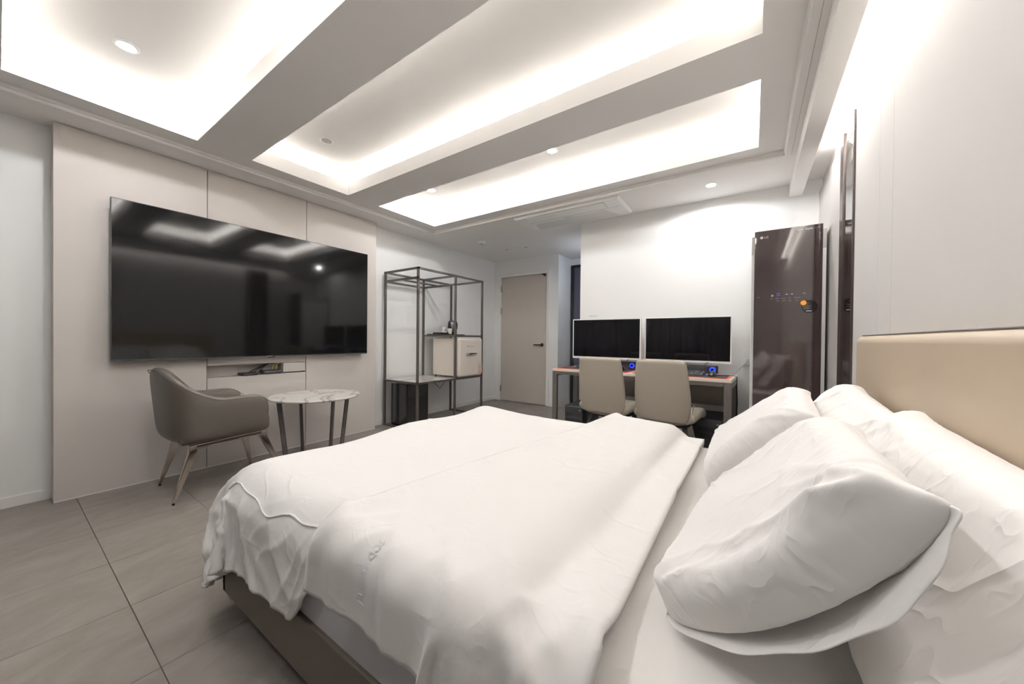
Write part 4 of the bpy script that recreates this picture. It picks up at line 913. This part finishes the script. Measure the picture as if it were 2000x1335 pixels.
# ---- pillows
def pillow_shape(w_, h_, T, seed, n=76, steps=130, slack=1.0):
    nu, nv = n, int(n*h_/w_); X, Y = np.meshgrid(np.linspace(-w_/2, w_/2, nu), np.linspace(-h_/2, h_/2, nv), indexing='ij')
    du, dv = w_/(nu-1), h_/(nv-1)
    L = []
    for sg in (1, -1):
        P = np.stack([X, Y, sg*(0.004+0.003*smooth_noise(X, Y, seed+sg, 50))], -1); L.append(P)
    prs = fix(grid_pairs(nu, nv, du*slack, dv*slack), L[0]); Vs = [np.zeros_like(L[0]) for _ in L]
    edge = np.zeros((nu, nv), bool); edge[0] = edge[-1] = True; edge[:, 0] = edge[:, -1] = True
    rs = np.random.RandomState(seed)
    for s_ in range(steps):
        for k, sg in ((0, 1), (1, -1)):
            P = L[k]; gu = np.gradient(P, axis=0); gv = np.gradient(P, axis=1); N = np.cross(gu, gv); N /= (np.linalg.norm(N, axis=-1, keepdims=True)+1e-9)
            prev = P.copy(); Vs[k] = Vs[k]*0.85+N*sg*0.0005; P += Vs[k]; longr(P, du, dv, (32, 16, 8, 4)); relax(P, prs, 6)
            u = P[..., 0]/(w_/2); v = P[..., 1]/(h_/2)
            lim = T*(1+0.16*smooth_noise(P[..., 0], P[..., 1], seed+5*k, 16)); P[..., 2] = np.where(np.abs(P[..., 2]) > lim, sg*(lim+(np.abs(P[..., 2])-lim)*0.3), P[..., 2])
            L[k] = P; Vs[k] = P-prev
        m = (L[0]+L[1])/2; L[0][edge] = m[edge]; L[1][edge] = m[edge]
    return L, nu, nv
def pillow(label, w_, h_, T, seed, corners, nrm_sign=1, sagf=0.0, flap=None, slack=1.0, n=92, near_sag=None, crump=1.0, crease=False, group='white bed pillows'):
    # corners: bottom-near, bottom-far, top-near, top-far in world space; pillow u runs near->far, v bottom->top
    bn, bf, tn, tf = [Vector(c) for c in corners]
    L, nu, nv = pillow_shape(w_, h_, T, seed, n=n, slack=slack)
    t = thing('pillow', label, 'pillow', tuple((bn+bf+tn+tf)/4), 0, None)
    N0 = ((bf-bn).cross(tn-bn)).normalized()*nrm_sign
    cx_, cy_ = abs(L[0][0, 0, 0]), abs(L[0][0, 0, 1])
    for k in (0, 1):          # crumple: puckers running in from the corners and seams
        P = L[k]; N = normals(P)*(1 if k == 0 else -1); sgx = P[..., 0]; sgy = P[..., 1]; nz = smooth_noise(sgx, sgy, seed+9+k, 14)
        D = 0
        for ccx in (-1, 1):
            for ccy in (-1, 1):
                dx_, dy_ = cx_-ccx*sgx, cy_-ccy*sgy; r_ = np.hypot(dx_, dy_); a__ = np.arctan2(dy_, dx_)
                D = D+crump*0.009*np.exp(-(r_/0.17)**2)*np.clip(r_/0.04, 0, 1)*ridge(a__*7+nz*1.1+seed, 2.5)
        ed_ = np.minimum(w_/2-np.abs(sgx), h_/2-np.abs(sgy)); D = D+crump*0.004*np.exp(-(ed_/0.05)**2)*ridge(np.where(w_/2-np.abs(sgx) < h_/2-np.abs(sgy), sgy, sgx)*75+nz*2, 2)
        D = D+crump*0.006*np.clip(0.2+0.9*smooth_noise(sgx, sgy, seed+3, 7), 0, 1)*ridge(sgx*14+sgy*(22 if seed % 2 else -20)+nz*1.6, 5)
        if crease and k == 0:      # long folds running in from the two open corners
            for (ax_, ay_, bx_, by_, am) in ((-.33, .23, -.20, -.02, .016), (-.33, .23, -.02, .12, .010), (-.33, -.22, -.16, -.05, .012), (-.30, -.20, .02, -.17, .008), (-.24, .02, -.20, -.10, .008)):
                tt_ = np.clip(((sgx-ax_)*(bx_-ax_)+(sgy-ay_)*(by_-ay_))/((bx_-ax_)**2+(by_-ay_)**2), 0, 1)
                dd_ = np.hypot(sgx-ax_-tt_*(bx_-ax_), sgy-ay_-tt_*(by_-ay_)); D = D+am*np.exp(-dd_/0.018)*(1-tt_**2)
        e__ = np.clip(np.minimum(w_/2-0.02-np.abs(sgx), h_/2-0.02-np.abs(sgy))/0.02, 0, 1)
        L[k] = P+N*(D*e__)[..., None]
    L[1][..., 2] *= 0.4
    def mp(p):
        u, v = p[0]/(2*cx_)+0.5, p[1]/(2*cy_)+0.5
        b = bn.lerp(bf, u).lerp(tn.lerp(tf, u), v)
        b = b+N0*p[2]
        if near_sag: b = b+Vector(near_sag)*(math.sin(PI*min(max(v, 0), 1))**0.8*max(0, 1-u)**1.5)
        return b
    vs = []; idx = {}
    for k in (0, 1):
        for i in range(nu):
            for j in range(nv):
                e_ = i in (0, nu-1) or j in (0, nv-1)
                if k == 1 and e_: idx[(1, i, j)] = idx[(0, i, j)]; continue
                idx[(k, i, j)] = len(vs); vs.append(mp(L[k][i, j]))
    fs = []
    for i in range(nu-1):
        for j in range(nv-1):
            fs.append((idx[(0,i,j)], idx[(0,i+1,j)], idx[(0,i+1,j+1)], idx[(0,i,j+1)])); fs.append((idx[(1,i,j)], idx[(1,i,j+1)], idx[(1,i+1,j+1)], idx[(1,i+1,j)]))
    o = MB().add(vs, fs).build('pillowcase', 'linen', t, smooth=True, subsurf=1)
    return t, mp, L
t4, _, _ = pillow('white pillow leaning on the headboard at the near side, right edge of the picture', 0.82, 0.52, 0.075, 21,
    [(0.185, 0.14, 0.54), (0.15, 1.20, 0.54), (0.33, 0.16, 0.83), (0.32, 1.19, 0.865)], -1, crump=1.1)
t3, _, _ = pillow('white pillow leaning on the headboard at the far side, behind the others', 0.72, 0.50, 0.07, 33,
    [(0.11, 1.14, 0.55), (0.09, 1.82, 0.55), (0.32, 1.14, 0.83), (0.312, 1.62, 0.865)], -1)
t2, _, _ = pillow('white pillow in the front row at the far side, next to the garment closet', 0.70, 0.48, 0.065, 47,
    [(-0.10, 1.22, 0.57), (-0.11, 1.84, 0.57), (0.15, 1.14, 0.83), (0.182, 1.735, 0.834)], -1)
t1, mp1, L1 = pillow('large white pillow in the foreground with open loose pillowcase end', 0.70, 0.50, 0.064, 58,
    [(-0.108, 0.650, 0.550), (-0.065, 1.18, 0.56), (0.150, 0.487, 0.874), (0.186, 0.985, 0.845)], -1, n=104, near_sag=(0.0, 0.01, -0.06), crump=1.15, crease=True)
# loose open end of the pillowcase: hangs below and behind the near edge of the pillow
hem = [(-.118, .660, .545), (-.115, .655, .535), (-.075, .63, .541), (-.024, .60, .568), (.023, .58, .600), (.062, .555, .643), (.093, .53, .688), (.119, .505, .737), (.133, .485, .777), (.144, .475, .82), (.150, .475, .849), (.156, .48, .872), (.150, .487, .874)]
root = [(-.118, .665, .552), (-.06, .68, .56), (.0, .67, .59), (.06, .65, .64), (.10, .61, .71), (.140, .56, .79), (.152, .497, .872)]
nh = 45; hp = []
def cr(pts, t):
    k = min(int(t*(len(pts)-1)), len(pts)-2); f = t*(len(pts)-1)-k; P0 = Vector(pts[max(k-1, 0)]); P1 = Vector(pts[k]); P2 = Vector(pts[k+1]); P3 = Vector(pts[min(k+2, len(pts)-1)])
    return 0.5*((2*P1)+(P2-P0)*f+(2*P0-5*P1+4*P2-P3)*f*f+(3*P1-P0-3*P2+P3)*f**3)
G = np.zeros((nh, 9, 3))
for i in range(nh):
    a_, b_ = cr(root, i/(nh-1)), cr(hem, i/(nh-1))
    for j in range(9):
        q = j/8; p = a_.lerp(b_, q); p.z += -0.010*math.sin(PI*q)*math.sin(PI*i/(nh-1)); p.y += 0.003*math.sin(i*0.9)*q; G[i, j] = p
grid_object('pillowcase_flap', G, 'smoothlinen', t1, 1, 0.003)

jr = int(round((NO+0.015)/(BY1-BY0+0.26+NO)*(nv_-1)))
ii = [int(round((x-(BX0-FO))/(-0.28-BX0+FO)*(nu_-1))) for x in np.linspace(-1.47, -0.84, 26)]
def seam(jj, amp): 
    pts = []
    for n_, i in enumerate(ii):
        f = jj+amp*math.sin(n_*0.42)+amp*0.5*math.sin(n_*0.9); j = int(f); P_ = PA[i, j]*(1-f+j)+PA[i, j+1]*(f-j); pts.append(tuple(P_+np.array([0, -0.0015, 0.003])))
    return pts
MB().tube(seam(jr, 1.6), 0.0026, 6).build('seam_ridge', 'smoothlinen', dv_, smooth=True)
c0 = Vector(PA[4, 5])
for k in (0, 1):
    MB().tube([c0+Vector((0.01, 0.01, 0.005)), c0+Vector((.015, .014*k, -.03)), c0+Vector((.02+.018*k, .01, -.06)), c0+Vector((.04+.010*k, .012, -.09))], 0.0028, 5, sx=1.6).build('tie_string', 'smoothlinen', dv_, smooth=True)
# faint laundry print showing through the folded back end, mirrored
NB = normals(PB); NB = NB*(1 if NB[..., 2].mean() > 0 else -1)
for body, size, j0_, i0_ in (('Brown dot', 0.027, 6, 13),):
    o = text('laundry_print', body, size, 'inkblue', dv_, (0, 0, 0), (1, 0, 0), (0, 1, 0), 0.0)
    inv = wm(dv_).inverted(); W_ = wm(dv_)
    for v in o.data.vertices:
        p = W_ @ v.co; fi, fj = i0_+p.y/0.0085, j0_+p.x/0.0085; a0, b0 = int(fi), int(fj); fa, fb = fi-a0, fj-b0
        q = (PB[a0, b0]*(1-fa)+PB[a0+1, b0]*fa)*(1-fb)+(PB[a0, b0+1]*(1-fa)+PB[a0+1, b0+1]*fa)*fb + NB[a0, b0]*0.0016
        v.co = inv @ Vector(q)
